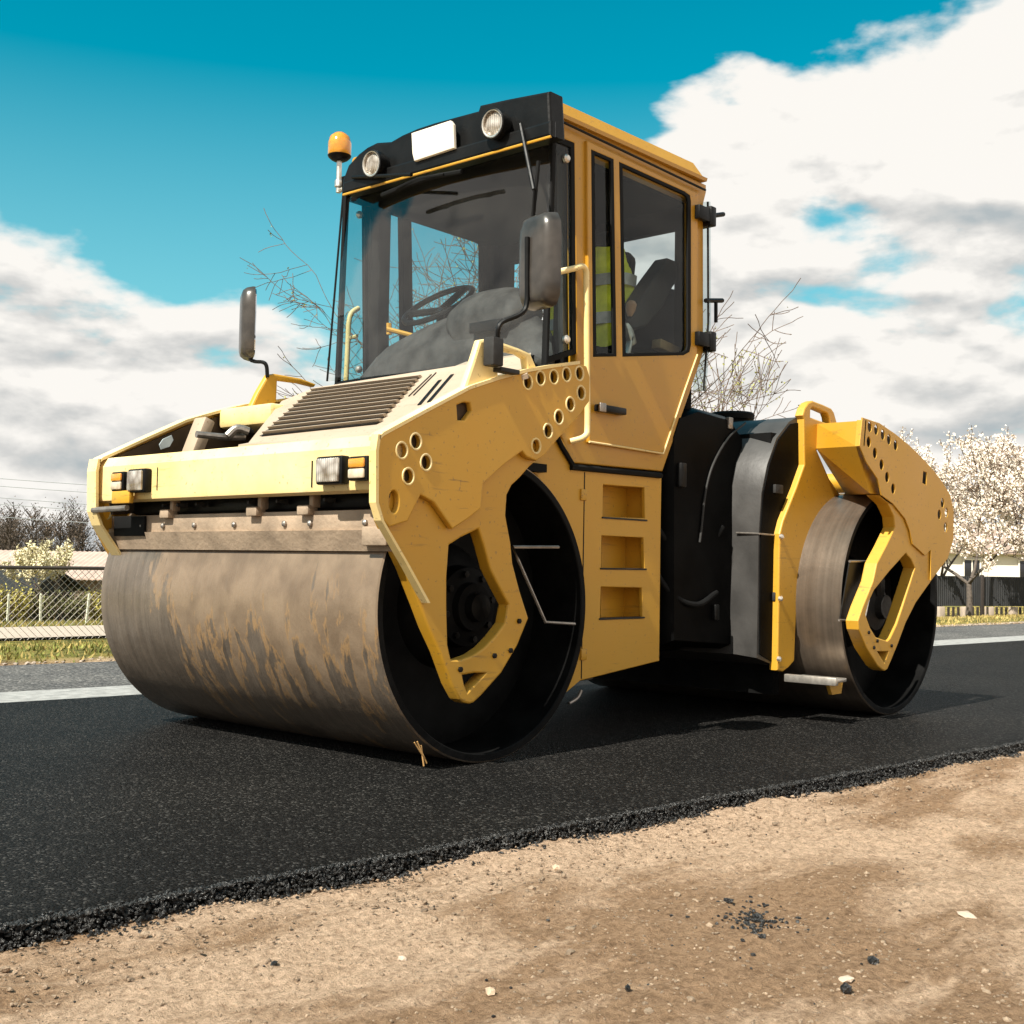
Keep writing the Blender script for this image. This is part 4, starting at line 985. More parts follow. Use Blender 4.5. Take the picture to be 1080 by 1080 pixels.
mb = MB(); q = P(664, 352, 'y', 3.54); mb.obox(q, (1, 0, .5), (0, 1, 0), (-.5, 0, 1), .05, .03, .12, .01); q = P(663, 366, 'y', 3.54); mb.obox(q, (1, 0, -.3), (0, 1, 0), (.3, 0, 1), .02, .03, .12, .005); mb.each('belt_buckle', BSTEEL, ST)

# hi-vis vest draped over the seat back: a thing of its own
def vest():
    mb = MB(); rs = []
    n = 32
    for k in range(13):
        t = k/12; z = 1.88+.52*t
        hy = .255-.10*max(0, t-.55)**1.3*2; hx = .095 - .05*max(0, t-.8)
        cx = SX+.055+.14*(z-2.08)
        ring_ = []
        for i in range(n):
            a = 2*PI*i/n; w = .010*math.sin(5*a+3*t)+.006*math.sin(11*a+7*t)
            e = 3
            ring_.append((cx+(hx+w)*math.copysign(abs(math.cos(a))**(2/e), math.cos(a)), SY+(hy+w)*math.copysign(abs(math.sin(a))**(2/e), math.sin(a)), z+.01*math.sin(6*a)*(1-t)))
        rs.append(ring_)
    mb.ring(rs); v = mb.build('safety_vest', VESTM, None, ang=60)
    tag(v, 'yellow-green safety vest with silver bands draped over the driver seat', 'vest')
    v.matrix_world = Matrix.Identity(4)
    for z in (2.02, 2.22):
        mb = MB(); rs = []
        for dz in (-.03, .03):
            cx = SX+.055+.14*(z+dz-2.08)
            rs.append([(cx+.112*math.copysign(abs(math.cos(2*PI*i/n))**(2/3), math.cos(2*PI*i/n)), SY+.272*math.copysign(abs(math.sin(2*PI*i/n))**(2/3), math.sin(2*PI*i/n)), z+dz) for i in range(n)])
        mb.ring(rs, cap=False); mb.build('reflective_band', VESTB, v, ang=60)
vest()

# ---- centre body under the cab: side panel with foot steps
BODY = [(597, 468), (604, 489.5), (618, 491.5), (618.5, 497), (697.5, 499.5), (697.5, 560), (695.5, 697), (614, 717.5), (600, 720)]
cx_, cz_ = FXC, R
arc = []
for k in range(15):
    a = math.radians(-38 + k*(118+0)/14*.86); arc.append((cx_+.665*math.cos(a), cz_+.665*math.sin(a)))
out = xz([(560, 480), (583, 448), (597, 470), (604, 489.5), (618, 492), (698, 500), (697, 560), (695.5, 697), (612, 718)], YC)
out = out + arc
# step recesses
SR = [[(636.4, 511.2), (679.9, 514.4), (680.5, 546.5), (636, 545)], [(634.8, 565), (678.8, 567.2), (679.8, 600), (634.2, 598.8)], [(634, 619), (677, 620), (677.8, 652), (633, 652)]]
BD = plate('body_side_panel', out, [xz(r, YC) for r in SR], 'y', YC, .02, YEL, RR, .004)
mb = MB()
for r in SR:
    q = [P(*p_, 'y', YC+.02) for p_ in r]; c = Vector((0, .12, 0))
    x0, x1, zlo, zhi = q[0].x-.004, q[1].x+.004, q[3].z-.004, q[0].z+.004
    # five inner faces
    def wall(pts_): mb.bm.faces.new([mb.bm.verts.new(p_) for p_ in pts_])
    ya, yb = YC+.018, YC+.13
    wall([(x0, yb, zlo), (x1, yb, zlo), (x1, yb, zhi), (x0, yb, zhi)])
    wall([(x0, ya, zlo), (x1, ya, zlo), (x1, yb, zlo), (x0, yb, zlo)]); wall([(x0, ya, zhi), (x1, ya, zhi), (x1, yb, zhi), (x0, yb, zhi)])
    wall([(x0, ya, zlo), (x0, yb, zlo), (x0, yb, zhi), (x0, ya, zhi)]); wall([(x1, ya, zlo), (x1, yb, zlo), (x1, yb, zhi), (x1, ya, zhi)])
mb.build('step_recess', YEL, BD, smooth=False)
mb = MB()
for r in SR:
    a, b_ = P(*r[3], 'y', YC), P(*r[2], 'y', YC); mb.box(a.x-.01, b_.x+.012, YC-.006, YC+.05, a.z-.008, a.z+.0, .002)
mb.each('step_tread', DGRAY, BD)
mb = MB(); a, b_ = P(616.5, 498, 'y', YC), P(613, 716, 'y', YC)
mb.ring([[(v.x-.003, YC-.0015, v.z), (v.x+.003, YC-.0015, v.z), (v.x+.003, YC+.01, v.z), (v.x-.003, YC+.01, v.z)] for v in (a, b_)]); mb.build('panel_gap', BLK, BD, smooth=False)
mb = MB()
for py in (522, 690): q = P(616, py, 'y', YC); mb.box(q.x-.03, q.x+.012, YC-.010, YC+.004, q.z-.025, q.z+.025, .004)
mb.each('panel_catch', YEL, BD)
# dark core of the centre body and underside
mb = MB(); mb.box(4.27, 4.84, YC+.14, YD+.1, .33, 1.23, .02); mb.box(4.86, 4.88, YC+.02, YD+.1, .36, 1.22); mb.build('body_core', BLIN, RR)
mb = MB()
rs = []
for k in range(13):
    a = math.radians(5+k*95/12); x, z = FXC+.66*math.cos(a), R+.66*math.sin(a); x2, z2 = FXC+.675*math.cos(a), R+.675*math.sin(a)
    rs.append([(x, YC+.02, z), (x, YF2-.12, z), (x2, YF2-.12, z2), (x2, YC+.02, z2)])
mb.ring(rs); mb.build('drum_fender', BLIN, RR, smooth=False)
# steel water pipe and joint below the body
mb = MB(); mb.box(4.05, 4.5, YC+.12, YC+.5, .255, .285, .01); mb.build('chassis_plate', STEEL, RR)
mb = MB(); mb.tube([P(600, 742, 'y', YC+.05), P(609, 736, 'y', YC+.05), P(613, 728, 'y', YC+.05)], .008, 8); mb.build('drain_pipe', STEEL, RR)
# inspection hooks by the drums: thin bent rods
def ubar(pts_, Y, name='edge_scraper_frame'):
    mb = MB(); mb.tube([P(*q, 'y', Y) for q in pts_], .007, 6, 0); f = mb.build(name, STEEL, RR); return f
f = ubar([(589, 577), (541, 577), (546, 590), (575, 656), (606, 658)], FYN-.025)
f = ubar([(896, 592), (925, 592), (911, 655), (885, 654)], RYN-.025)
pl = plate('edge_scraper_plate', xz([(896, 593), (924, 593), (910, 654), (886, 653)], RYN-.02), [], 'y', RYN-.02, .006, BLK, f, .001)

# ---- black water tank and rear hood
XT = 4.93
TA = [(XT, .40), (5.55, .36), (5.62, .5), (5.62, 1.50), (5.50, 1.585), (5.2, 1.60), (4.96, 1.55), (XT-.02, 1.45)]
mb = MB(); Y0, Y1 = YC-.005, 4.95
rs = [[(x+.04*(1 if x < 5.2 else -1), Y0, z-.03*(1 if z > 1 else -1)) for x, z in TA], [(x, Y0+.06, z) for x, z in TA], [(x, Y1, z) for x, z in TA]]
mb.ring(rs); TK = mb.build('water_tank', TANK, RR, ang=50)
q = P(772, 438, 'y', 3.75); zt_ = 1.60
qa, qb = P(750, 438, 'y', 3.75), P(793, 438, 'y', 3.75)
mb = MB(); mb.lathe(((qa.x+qb.x)/2+.0, 3.75, q.z-.05), (0, 0, 1), [(-.06, .10), (.02, .10), (.022, .125), (.05, .13), (.062, .12), (.064, .001)], 36, cap=False); mb.build('tank_cap', RUB, TK)
# seam bead on the tank
mb = MB(); mb.tube([P(*q_, 'y', YC-.012) for q_ in [(786, 446), (768, 462), (752, 490), (744, 520), (740, 556), (738, 572)]], .006, 8, 4); mb.build('overflow_hose', DGRAY, TK)
mb = MB(); q = P(760, 447, 'y', YC+.05); mb.box(q.x-.02, q.x+.02, YC-.015, YC+.01, q.z-.03, q.z+.03, .003); mb.build('latch_tab', STEEL, TK)
# rear hood (second moulding): curved front face and flat side, split at mid height
YH = 3.225; YP_ = 3.185
HX = [(790, 441), (800, 438.5), (830, 437), (849, 441)]
side = [(798, 694), (799, 640), (799.5, 600), (800, 563), (803, 520), (809, 490), (819, 462), (832, 445), (840, 440), (850, 442), (852, 500), (840, 520), (826, 552), (824, 570), (824, 640), (822.5, 704)]
sx_ = xz(side, YH)
mb = MB()
lft = xz([(774, 688), (775, 640), (777, 600), (777, 563), (777, 510), (780, 490), (790, 464), (805, 447), (815, 441)], YH)
ns = len(sx_)
cut = 9
r0 = [Vector((x, YH, z)) for x, z in sx_]
# chamfer: front edge points move to a plane 0.16 m deeper
r1 = []
for i, (x, z) in enumerate(sx_):
    v = Vector((x, YH+.14, z))
    if i < 8:
        a = [(776, 690), (775.5, 640), (777, 600), (777.5, 563), (777, 512), (781, 488), (792, 462), (806, 447)][i]
        v = P(*a, 'y', YH+.14)
    r1.append(v)
r2 = [Vector((v.x, 4.9, v.z)) for v in r1]
mb.ring([r0, r1, r2]); RH = mb.build('rear_hood', GREYP, RR, ang=48)
# glossy black side skin, slightly proud
plate('hood_side_skin', xz([(801, 690), (802, 563), (805, 520), (811, 490), (821, 464), (834, 447), (848, 445), (849, 500), (836, 525), (824, 552), (822, 570), (820.5, 702)], YH-.004), [], 'y', YH-.006, .008, TANK, RH, .002)
mb = MB(); a, b_, c_ = P(777, 562, 'y', YH+.14), P(801, 563, 'y', YH-.004), P(822, 565, 'y', YH-.008)
mb.tube([a+Vector((-.004, 0, 0)), b_+Vector((-.004, 0, 0))], .005, 6, 0); mb.tube([b_+Vector((-.004, 0, 0)), c_], .005, 6, 0); mb.build('hood_split', STEEL, RH)
mb = MB(); mb.box(5.62, 6.0, YH+.02, 4.9, .3, 1.5); mb.box(5.66, 5.72, YP_+.06, 4.86, .13, .4); mb.each('rear_core', BLIN, RR)
mb = MB(); mb.tube([(4.8, 4.2, .75), (5.7, 4.2, .75)], .25, 16, 0); mb.box(4.8, 5.7, 3.7, 4.7, .34, .5, .03); mb.build('articulation_joint', BLIN, RR)

mb = MB()
mb.tube([(4.86, YC+.10, 1.05), (4.95, YC+.04, .92), (5.10, YC+.02, .80), (5.28, YC+.03, .86), (5.40, YC+.0, 1.0)], .018, 10, 5)
mb.tube([(4.86, YC+.10, .85), (4.97, YC+.02, .66), (5.14, YC-.02, .60), (5.35, YC+.0, .66)], .015, 10, 5)
mb.each('hydraulic_hose', RUB, RR)
mb = MB(); mb.box(4.98, 5.03, YC-.03, YC+.01, 1.18, 1.30, .006); mb.box(5.30, 5.34, YC-.03, YC+.01, .52, .60, .006); mb.each('tank_clamp', BLK, RR)
mb = MB()
for pz in (.62, 1.18): mb.box(5.60, 5.68, YH-.022, YH-.004, pz, pz+.045, .004)
mb.each('hood_latch', DGRAY, RR)
# ---- rear yoke: inner plate in front of / beside the rear drum
YP = 3.185
RP = [(848, 442), (846.5, 438), (849, 430), (853, 424.5), (857.6, 422.6), (868, 426.5), (877, 430.6), (880, 435), (882.6, 444.4), (886, 452), (862, 475), (875, 505), (888, 524), (891, 533.5), (880, 538)]
arc = []
for px, py in [(872, 550), (862, 564), (853, 582), (846.5, 602), (842, 626), (840, 650), (839, 675), (838, 697)]: arc.append((px, py))
RP2 = RP + arc + [(832, 704), (826, 708.5), (820, 707), (820.5, 680), (821.5, 620), (822.5, 563), (826, 549), (840, 514), (848.5, 490)]
HL = [(855, 440), (855.2, 432), (857.2, 429.6), (865, 432.5), (873, 436), (874.5, 440), (875.5, 447), (866, 444)]
RY = plate('rear_yoke_plate', xz(RP2, YP), [xz(HL, YP)], 'y', YP, .05, YEL, RR, .008)
mb = MB()
for px, py in ((821, 566), (820, 631.5), (818.5, 695)): 
    q = P(px+2, py, 'y', YP); mb.lathe(q, (0, -1, 0), [(0, .014), (.012, .014), (.018, .008), (.02, .001)], 10)
mb.each('bolt', BSTEEL, RY)
YR = 2.79
# transverse beam with sloped underside
xa = P(890, 445, 'y', YR+.2).x
c1, c2, c3, c4 = P(862, 447, 'y', YP), P(917, 443, 'y', YR), P(914, 470, 'y', YR), P(861, 473, 'y', YP)
c5, c6 = P(928, 520, 'y', YR), P(892, 522, 'y', YP)
mb = MB()
nearp = [c2, Vector((c2.x+.30, YR, c2.z-.05)), Vector((c5.x+.30, YR, c5.z)), c5, c3]
farp = [c1, Vector((c1.x+.30, YP, c1.z-.05)), Vector((c6.x+.30, YP, c6.z)), c6, c4]
mb.ring([[v+Vector((0, .056, 0)) for v in nearp], farp]); TB = mb.build('rear_yoke_beam', YEL, RR, smooth=False)
mb = MB(); a_, b_ = P(915, 443, 'y', YR), P(913, 470, 'y', YR)
mb.ring([[(a_.x, YR+.012, a_.z), (a_.x, YR+.058, a_.z+.004), (b_.x, YR+.058, b_.z), (b_.x, YR+.012, b_.z)], [(a_.x+.012, YR+.012, a_.z), (a_.x+.012, YR+.058, a_.z+.004), (b_.x+.012, YR+.058, b_.z), (b_.x+.012, YR+.012, b_.z)]]); mb.build('beam_end_strip', YEL, TB, smooth=False)
R_UP = [(912, 440), (930, 446), (947, 457.6), (962, 470), (975.7, 483.6), (987, 496), (997, 509.5), (1004.5, 522), (1008, 537), (1008, 568.5), (1002, 589), (984, 612), (984, 580), (978, 586), (965, 574), (962, 560), (957, 547), (944, 531), (932, 522), (928, 505), (916, 487), (909, 470)]
R_H = [(919.8, 450), (926.5, 453), (933.5, 458.3), (940, 463.5), (947, 469.5), (918.7, 466), (925.2, 477.8), (932.2, 490), (938, 503.2), (944.4, 515.4), (996.3, 530.4), (993, 542.6), (1000.5, 540.5), (999.5, 556)]
R_RING = [(927, 522), (935, 528), (948, 536), (958, 553), (968, 574), (979, 582), (1001, 572), (999.6, 589), (983, 612), (966, 636), (955.5, 657), (947, 680), (938.5, 700.6), (936, 706), (933.4, 707.7), (930, 706), (926, 702.6), (914, 684), (906, 664), (905, 655), (910, 640), (921, 613), (925, 594), (935, 575), (944, 556), (943, 545), (937, 532)]
R_RH = [(921.9, 623), (938, 603), (955.6, 583.5), (961, 590), (965, 599), (960, 615), (952, 640), (946, 658), (939, 673), (936, 676), (924, 672), (918, 662), (913, 648), (916, 636)]
R_TRI = [(925.5, 687), (937, 687.5), (933, 699)]
RA = plate('yoke_arm', xz(R_RING, YR+.022), [xz(R_RH, YR+.022), xz(R_TRI, YR+.022)], 'y', YR+.022, .07, YEL, RR, .006)
q = xz([(977.6, 503.7)], YR)[0]
plate('yoke_side_plate', xz(R_UP, YR), [circ(h, .0275, 20, .82) for h in xz(R_H, YR)] + [[(q[0]-.03, q[1]-.03), (q[0]+.02, q[1]-.04), (q[0]+.03, q[1]+.03), (q[0]-.02, q[1]+.035)]], 'y', YR+.012, .008, YEL, RA, .002)
plate('backing_plate', xz([(919, 444), (945, 462), (985, 502), (1001, 535), (1001, 566), (990, 585), (950, 525), (930, 500), (917, 470)], YR+.02), [], 'y', YR+.045, .01, bpy.data.materials['hole_shade_brown'], RA, .001)  # same dark brown stands for shade in the rear holes
mb = MB()
for px, py in [(916, 667), (925, 676), (921.5, 683), (940, 681)]: q = P(px, py, 'y', YR+.022); mb.lathe(q, (0, -1, 0), [(0, .010), (.006, .010), (.007, .001)], 6)
mb.each('bolt', BLK, RA)
mb = MB(); q = P(930, 640, 'y', RYN+.05); mb.lathe((q.x, RYN+.16, q.z), (0, -1, 0), [(0, .14), (.08, .13), (.10, .07), (.14, .065), (.141, .001)], 20); mb.tube([q+Vector((0, .02, .02)), q+Vector((-.03, .0, .14)), q+Vector((.02, .06, .24))], .03, 8, 3); mb.build('drive_motor', DGRAY, RR)
# far rear arm and cross tube so the yoke closes
YRF = RYN+DW+.03
plate('yoke_arm', xz(R_RING, YR+.022), [xz(R_RH, YR+.022)], 'y', YRF, .07, YEL, RR, .006)
mb = MB(); mb.tube([(6.65, YR+.06, 1.30), (6.65, YRF+.02, 1.30)], .06, 12, 0); mb.build('cross_tube', YEL, RR)
# rear scraper under the yoke plate
a, b_ = P(843, 711, 'x', 5.86), P(893, 716, 'x', 5.86)
mb = MB(); q0, q1 = P(842, 711, 'y', 3.17), P(884, 716, 'y', 2.96)
mb.box(5.66, 5.80, 2.90, 3.15, .215, .235, .004); mb.box(5.64, 5.67, 2.88, 3.17, .205, .245, .004)
mb.build('rear_scraper', BSTEEL, RR)
mb = MB(); mb.ring([[(5.70, 2.95, .215), (5.86, 2.95, .215), (5.84, 2.95, .15), (5.74, 2.95, .15)], [(5.70, 2.97, .215), (5.86, 2.97, .215), (5.84, 2.97, .15), (5.74, 2.97, .15)]]); mb.build('scraper_bracket', YEL, RR, smooth=False)
# water film running off: small drip under the front drum
mb = MB(); 
for px, py, px2, py2 in ((437, 783, 446, 797), (440, 782, 450, 805), (444, 786, 447, 808)): mb.tube([P(px, py, 'y', FYN-.004), P(px2, py2, 'y', FYN-.01)], .003, 5, 0)
mb.each('clay_drip', simple('wet_clay', (.45, .26, .10), .3), RR)

exec_bg = True
# ------------------------------------------------------------------ background: trees
BARK = simple('grey_bark', (.10, .08, .065), .9, 0, .3, 20, .5, 60)
TWIG = simple('reddish_twig', (.13, .085, .06), .85, 0, .3, 20)
BLOS = simple('white_blossom', (.78, .68, .58), .8, 0, .12, 3)
BLOSL = simple('cream_blossom_and_leaf', (.62, .56, .36), .8, 0, .3, 3)
BUDM = simple('green_bud', (.30, .30, .08), .8, 0, .3, 3)
def grow(rr, base, dirv, length, rad, depth, out, tips, spread=.6, up=.12, nseg=4, kids=(2, 4)):
    p0 = Vector(base); d = Vector(dirv).normalized(); pts_ = [(p0.copy(), rad)]
    for k in range(nseg):
        d = (d+Vector((rr.gauss(0, .13), rr.gauss(0, .13), rr.gauss(0, .10)+up*.4))).normalized()
        p0 = p0+d*(length/nseg); pts_.append((p0.copy(), rad*(1-.55*(k+1)/nseg)))
    out.append(pts_)
    if depth == 0: tips.append(pts_); return
    for k in range(rr.randint(*kids)):
        t = rr.uniform(.35, 1.0); i = min(nseg-1, int(t*nseg)); f = t*nseg-i
        b = pts_[i][0].lerp(pts_[i+1][0], min(1, f)); r_ = pts_[i][1]*.62
        a = rr.uniform(0, 2*PI); ov = d.orthogonal().normalized(); ov.rotate(Matrix.Rotation(a, 3, d))
        nd_ = (d*(1-spread*.6)+ov*spread*rr.uniform(.7, 1.3)+Vector((0, 0, up))).normalized()
        grow(rr, b, nd_, length*rr.uniform(.55, .8), max(r_, .002), depth-1, out, tips, spread, up, nseg, kids)
    grow(rr, pts_[-1][0], d, length*.7, max(pts_[-1][1], .002), depth-1, out, tips, spread, up, nseg, kids)
def tubes_mesh(name, paths, mat, par, rmin=0.0):
    V_, F_ = [], []
    for pts_ in paths:
        n = 5 if pts_[0][1] > .02 else 3
        rows = []
        for i, (p_, r) in enumerate(pts_):
            t = (pts_[min(i+1, len(pts_)-1)][0]-pts_[max(i-1, 0)][0]).normalized(); a = t.orthogonal().normalized(); b = t.cross(a)
            row = []
            for k in range(n):
                V_.append(p_+(a*math.cos(2*PI*k/n)+b*math.sin(2*PI*k/n))*max(r, rmin)); row.append(len(V_)-1)
            rows.append(row)
        for r1_, r2_ in zip(rows, rows[1:]):
            for k in range(n): F_.append((r1_[k], r1_[(k+1) % n], r2_[(k+1) % n], r2_[k]))
    me = bpy.data.meshes.new(name); me.from_pydata(V_, [], F_); return link(name, me, mat, par, True)
def leaves_mesh(name, pts_, size, mat, par, rr):
    V_, F_ = [], []
    for p_ in pts_:
        s = size*rr.uniform(.6, 1.3); a = Vector((rr.gauss(0, 1), rr.gauss(0, 1), rr.gauss(0, 1))).normalized(); b = a.orthogonal().normalized(); c = a.cross(b); i = len(V_)
        V_ += [p_+b*s, p_+c*s*.8+a*s*.3, p_-b*s, p_-c*s*.8+a*s*.3]; F_.append((i, i+1, i+2, i+3))
    me = bpy.data.meshes.new(name); me.from_pydata(V_, [], F_); return link(name, me, mat, par)
def gz(x, y):
    w = Vector((x, y, 0)); return terr(w.dot(RU), w.dot(RV))
def at(px, depth):
    """ground point on the bearing seen at column px, a given distance out"""
    d = ray(px, 590); d.z = 0; d.normalize(); q = d*depth/d.dot(_F0); return Vector((q.x, q.y, gz(q.x, q.y)))
def tree(name, px, depth, height, trunk_h, rad, seed, label, group=None, nleaf=0, lsize=.03, leafmat=None, dep=4, spread=.6, up=.12, kids=(2, 4), rmin=.004, lean=(0, 0), stems=3):
    rr = random.Random(seed); b = at(px, depth); T = empty(name, b); tag(T, label, 'tree', group)
    paths, tips = [], []
    trunk_top = Vector((b.x+lean[0]*trunk_h, b.y+lean[1]*trunk_h, b.z+trunk_h))
    paths.append([(b-Vector((0, 0, .1)), rad*1.3), (b.lerp(trunk_top, .5)+Vector((rr.gauss(0, .03), rr.gauss(0, .03), 0)), rad), (trunk_top, rad*.85)])
    L0 = (height-trunk_h)*.42
    for k in range(stems):
        a = 2*PI*k/stems+rr.uniform(-.4, .4)
        grow(rr, trunk_top, Vector((math.cos(a)*spread, math.sin(a)*spread, .75+rr.uniform(0, .4))), L0, rad*.6, dep, paths, tips, spread, up, 4, kids)
    tubes_mesh('trunk', [q for q in paths if q[0][1] > .012], BARK, T, rmin)
    tw = tubes_mesh('branches', [q for q in paths if q[0][1] <= .012], TWIG, T, rmin)
    if nleaf:
        L_ = []
        for k in range(nleaf):
            tp = rr.choice(tips); q, _ = rr.choice(tp); t2 = rr.random(); i = rr.randrange(len(tp)-1); q = tp[i][0].lerp(tp[i+1][0], t2)
            L_.append(q+Vector((rr.gauss(0, 1), rr.gauss(0, 1), rr.gauss(0, 1)))*lsize*1.3)
        leaves_mesh('crown', L_, lsize, leafmat, T, rr)
    return T
tree('bare_tree', 520, 15.5, 5.5, 1.2, .10, 21, 'bare spreading tree with fine twigs behind the roller cab', nleaf=1200, lsize=.016, leafmat=BUDM, dep=5, spread=.80, up=.07, kids=(2, 3), rmin=.0045, stems=5)
tree('bare_tree', 735, 17, 4.2, 1.2, .06, 8, 'thin bare tree seen between the cab and the rear hood', nleaf=700, lsize=.018, leafmat=BUDM, dep=3, spread=.6, up=.15, kids=(2, 3), rmin=.005)
tree('bare_tree', 300, 17, 3.4, 1.0, .06, 14, 'low bare tree rising behind the far front mirror', nleaf=600, lsize=.018, leafmat=BUDM, dep=3, spread=.8, up=.02, kids=(2, 3), rmin=.005)
tree('blossom_tree', 1022, 27, 4.3, .75, .07, 5, 'large white blossoming tree behind the dark fence on the right', 'blossoming trees', 17000, .033, BLOS, 4, .86, .16, (2, 4), .008)
tree('blossom_tree', 1105, 29, 4.2, .8, .08, 6, 'white blossoming tree cut by the right edge of the photo', 'blossoming trees', 14000, .038, BLOS, 4, .72, .12, (2, 4), .008)
tree('blossom_tree', 992, 30, 4.7, .9, .06, 9, 'white blossoming tree half hidden behind the rear yoke of the roller', 'blossoming trees', 13000, .034, BLOS, 4, .8, .12, (2, 3), .007)
tree('blossom_tree', 52, 31, 2.3, .5, .05, 17, 'small cream blossoming tree in the garden on the left', 'blossoming trees', 5200, .035, BLOSL, 3, .55, .22, (2, 4), .006)
# far wood
def wood():
    rr = random.Random(3); paths, lv = [], []
    for k in range(150):
        px = rr.uniform(-260, 420); dep = rr.uniform(85, 125); b = at(px, dep); h = rr.uniform(5.4, 7.4); tips = []
        b.z = -2.4
        paths.append([(b, .14), (b+Vector((0, 0, h*.9)), .04)])
        for j in range(24):
            z = rr.uniform(.15, .95)*h; a = rr.uniform(0, 2*PI); l = (1.0-z/h*.5)*rr.uniform(.8, 2.0); s = b+Vector((0, 0, z)); e = s+Vector((math.cos(a)*l*.6, math.sin(a)*l*.6, l*.7))
            paths.append([(s, .035), (e, .012)])
            for m_ in range(5):
                s2 = s.lerp(e, rr.uniform(.3, 1)); a = rr.uniform(0, 2*PI); paths.append([(s2, .02), (s2+Vector((math.cos(a)*.6, math.sin(a)*.6, .7)), .01)])
            for m_ in range(16): lv.append(e+Vector((rr.gauss(0, .5), rr.gauss(0, .5), rr.gauss(0, .5))))
    T = tubes_mesh('far_wood', paths, simple('dark_wood_mass', (.055, .042, .032), .95), None, .02)
    tag(T, 'dark bare leafless wood along the skyline behind the sheds', 'wood', kind='stuff')
    leaves_mesh('twig_mass', lv, .075, simple('brown_twig_mass', (.085, .062, .045), .95, 0, .5, .5), T, rr)
wood()

# ------------------------------------------------------------------ background: sheds, house
ROOFM = simple('weathered_corrugated_roof', (.44, .33, .27), .9, 0, .15, 2, .2, 8)
WALLM = simple('brown_board_wall', (.16, .12, .09), .9, 0, .3, 4)
WHITEW = simple('white_render', (.70, .66, .60), .9, 0, .06, 2)
DARKW = simple('dark_window', (.02, .02, .025), .2)
REDR = simple('red_brown_roof', (.30, .22, .17), .85, 0, .2, 3)
BLKR = simple('black_felt', (.012, .012, .012), .9)
def gable(name, px0, px1, depth, eave, ridge, deep, roofm, wallm, label, group=None, windows=(), corrug=True):
    a, b = at(px0, depth), at(px1, depth); ex = (b-a); ex.z = 0; w = ex.length; ex.normalize(); ey = Vector((-ex.y, ex.x, 0))
    if ey.dot(_F0) < 0: ey = -ey
    z0_ = min(a.z, b.z)-.2; a.z = 0; T = empty(name, Vector((a.x, a.y, z0_))+ex*w/2+ey*deep/2); tag(T, label, 'building', group)
    def W_(x, y, z): return a+ex*x+ey*y+Vector((0, 0, z))
    mb = MB(); mid = deep/2
    mb.ring([[W_(0, 0, z0_), W_(0, 0, eave), W_(0, mid, ridge-.06), W_(0, deep, eave), W_(0, deep, z0_)], [W_(w, 0, z0_), W_(w, 0, eave), W_(w, mid, ridge-.06), W_(w, deep, eave), W_(w, deep, z0_)]])
    mb.build('wall', wallm, T, smooth=False)
    mb = MB(); n = int(w/.18) if corrug else 1
    for s, (y0_, y1_) in ((0, (-.35, mid)), (1, (deep+.35, mid))):
        sl_ = (ridge-eave)/mid; ze = eave-.35*sl_
        rows = []
        for i in range(2*n+1):
            x = -.3+(w+.6)*i/(2*n); dz = .03*(i % 2) if corrug else 0
            rows.append([W_(x, y0_, ze+dz), W_(x, y1_, ridge+dz), W_(x, y1_, ridge+dz+.05), W_(x, y0_, ze+dz+.05)])
        mb.ring(rows)
    mb.build('roof', roofm, T, smooth=False)
    for (x, z, ww, hh) in windows:
        mb = MB(); c = W_(x, -.02, z); mb.obox(c, ex, ey, (0, 0, 1), ww, .05, hh, .01); wi = mb.build('window', DARKW, T)
        mb = MB()
        for dx, sx2, dz, sz2 in ((0, ww+.14, hh/2+.03, .07), (0, ww+.14, -hh/2-.03, .07), (-ww/2-.03, .07, 0, hh), (ww/2+.03, .07, 0, hh), (0, .05, 0, hh)):
            mb.obox(c+ex*dx+Vector((0, 0, dz))-ey*.03, ex, ey, (0, 0, 1), sx2, .05, sz2)
        mb.build('window_frame', WHITEW, wi, smooth=False)
    return T
gable('shed', -160, 104, 44, .05, .95, 7, ROOFM, WALLM, 'long low shed with pale corrugated roof behind the small blossoming tree')
gable('shed', -120, 24, 33, -.15, .35, 4, BLKR, BLKR, 'low black roofed shed at the left edge behind the wire fence', corrug=False)
gable('house', 985, 1130, 55, 1.75, 3.1, 8, REDR, WHITEW, 'white house with brown roof behind the right blossoming trees', windows=((1.7, .95, .7, .8), (4.2, .95, .7, .8)), corrug=False)

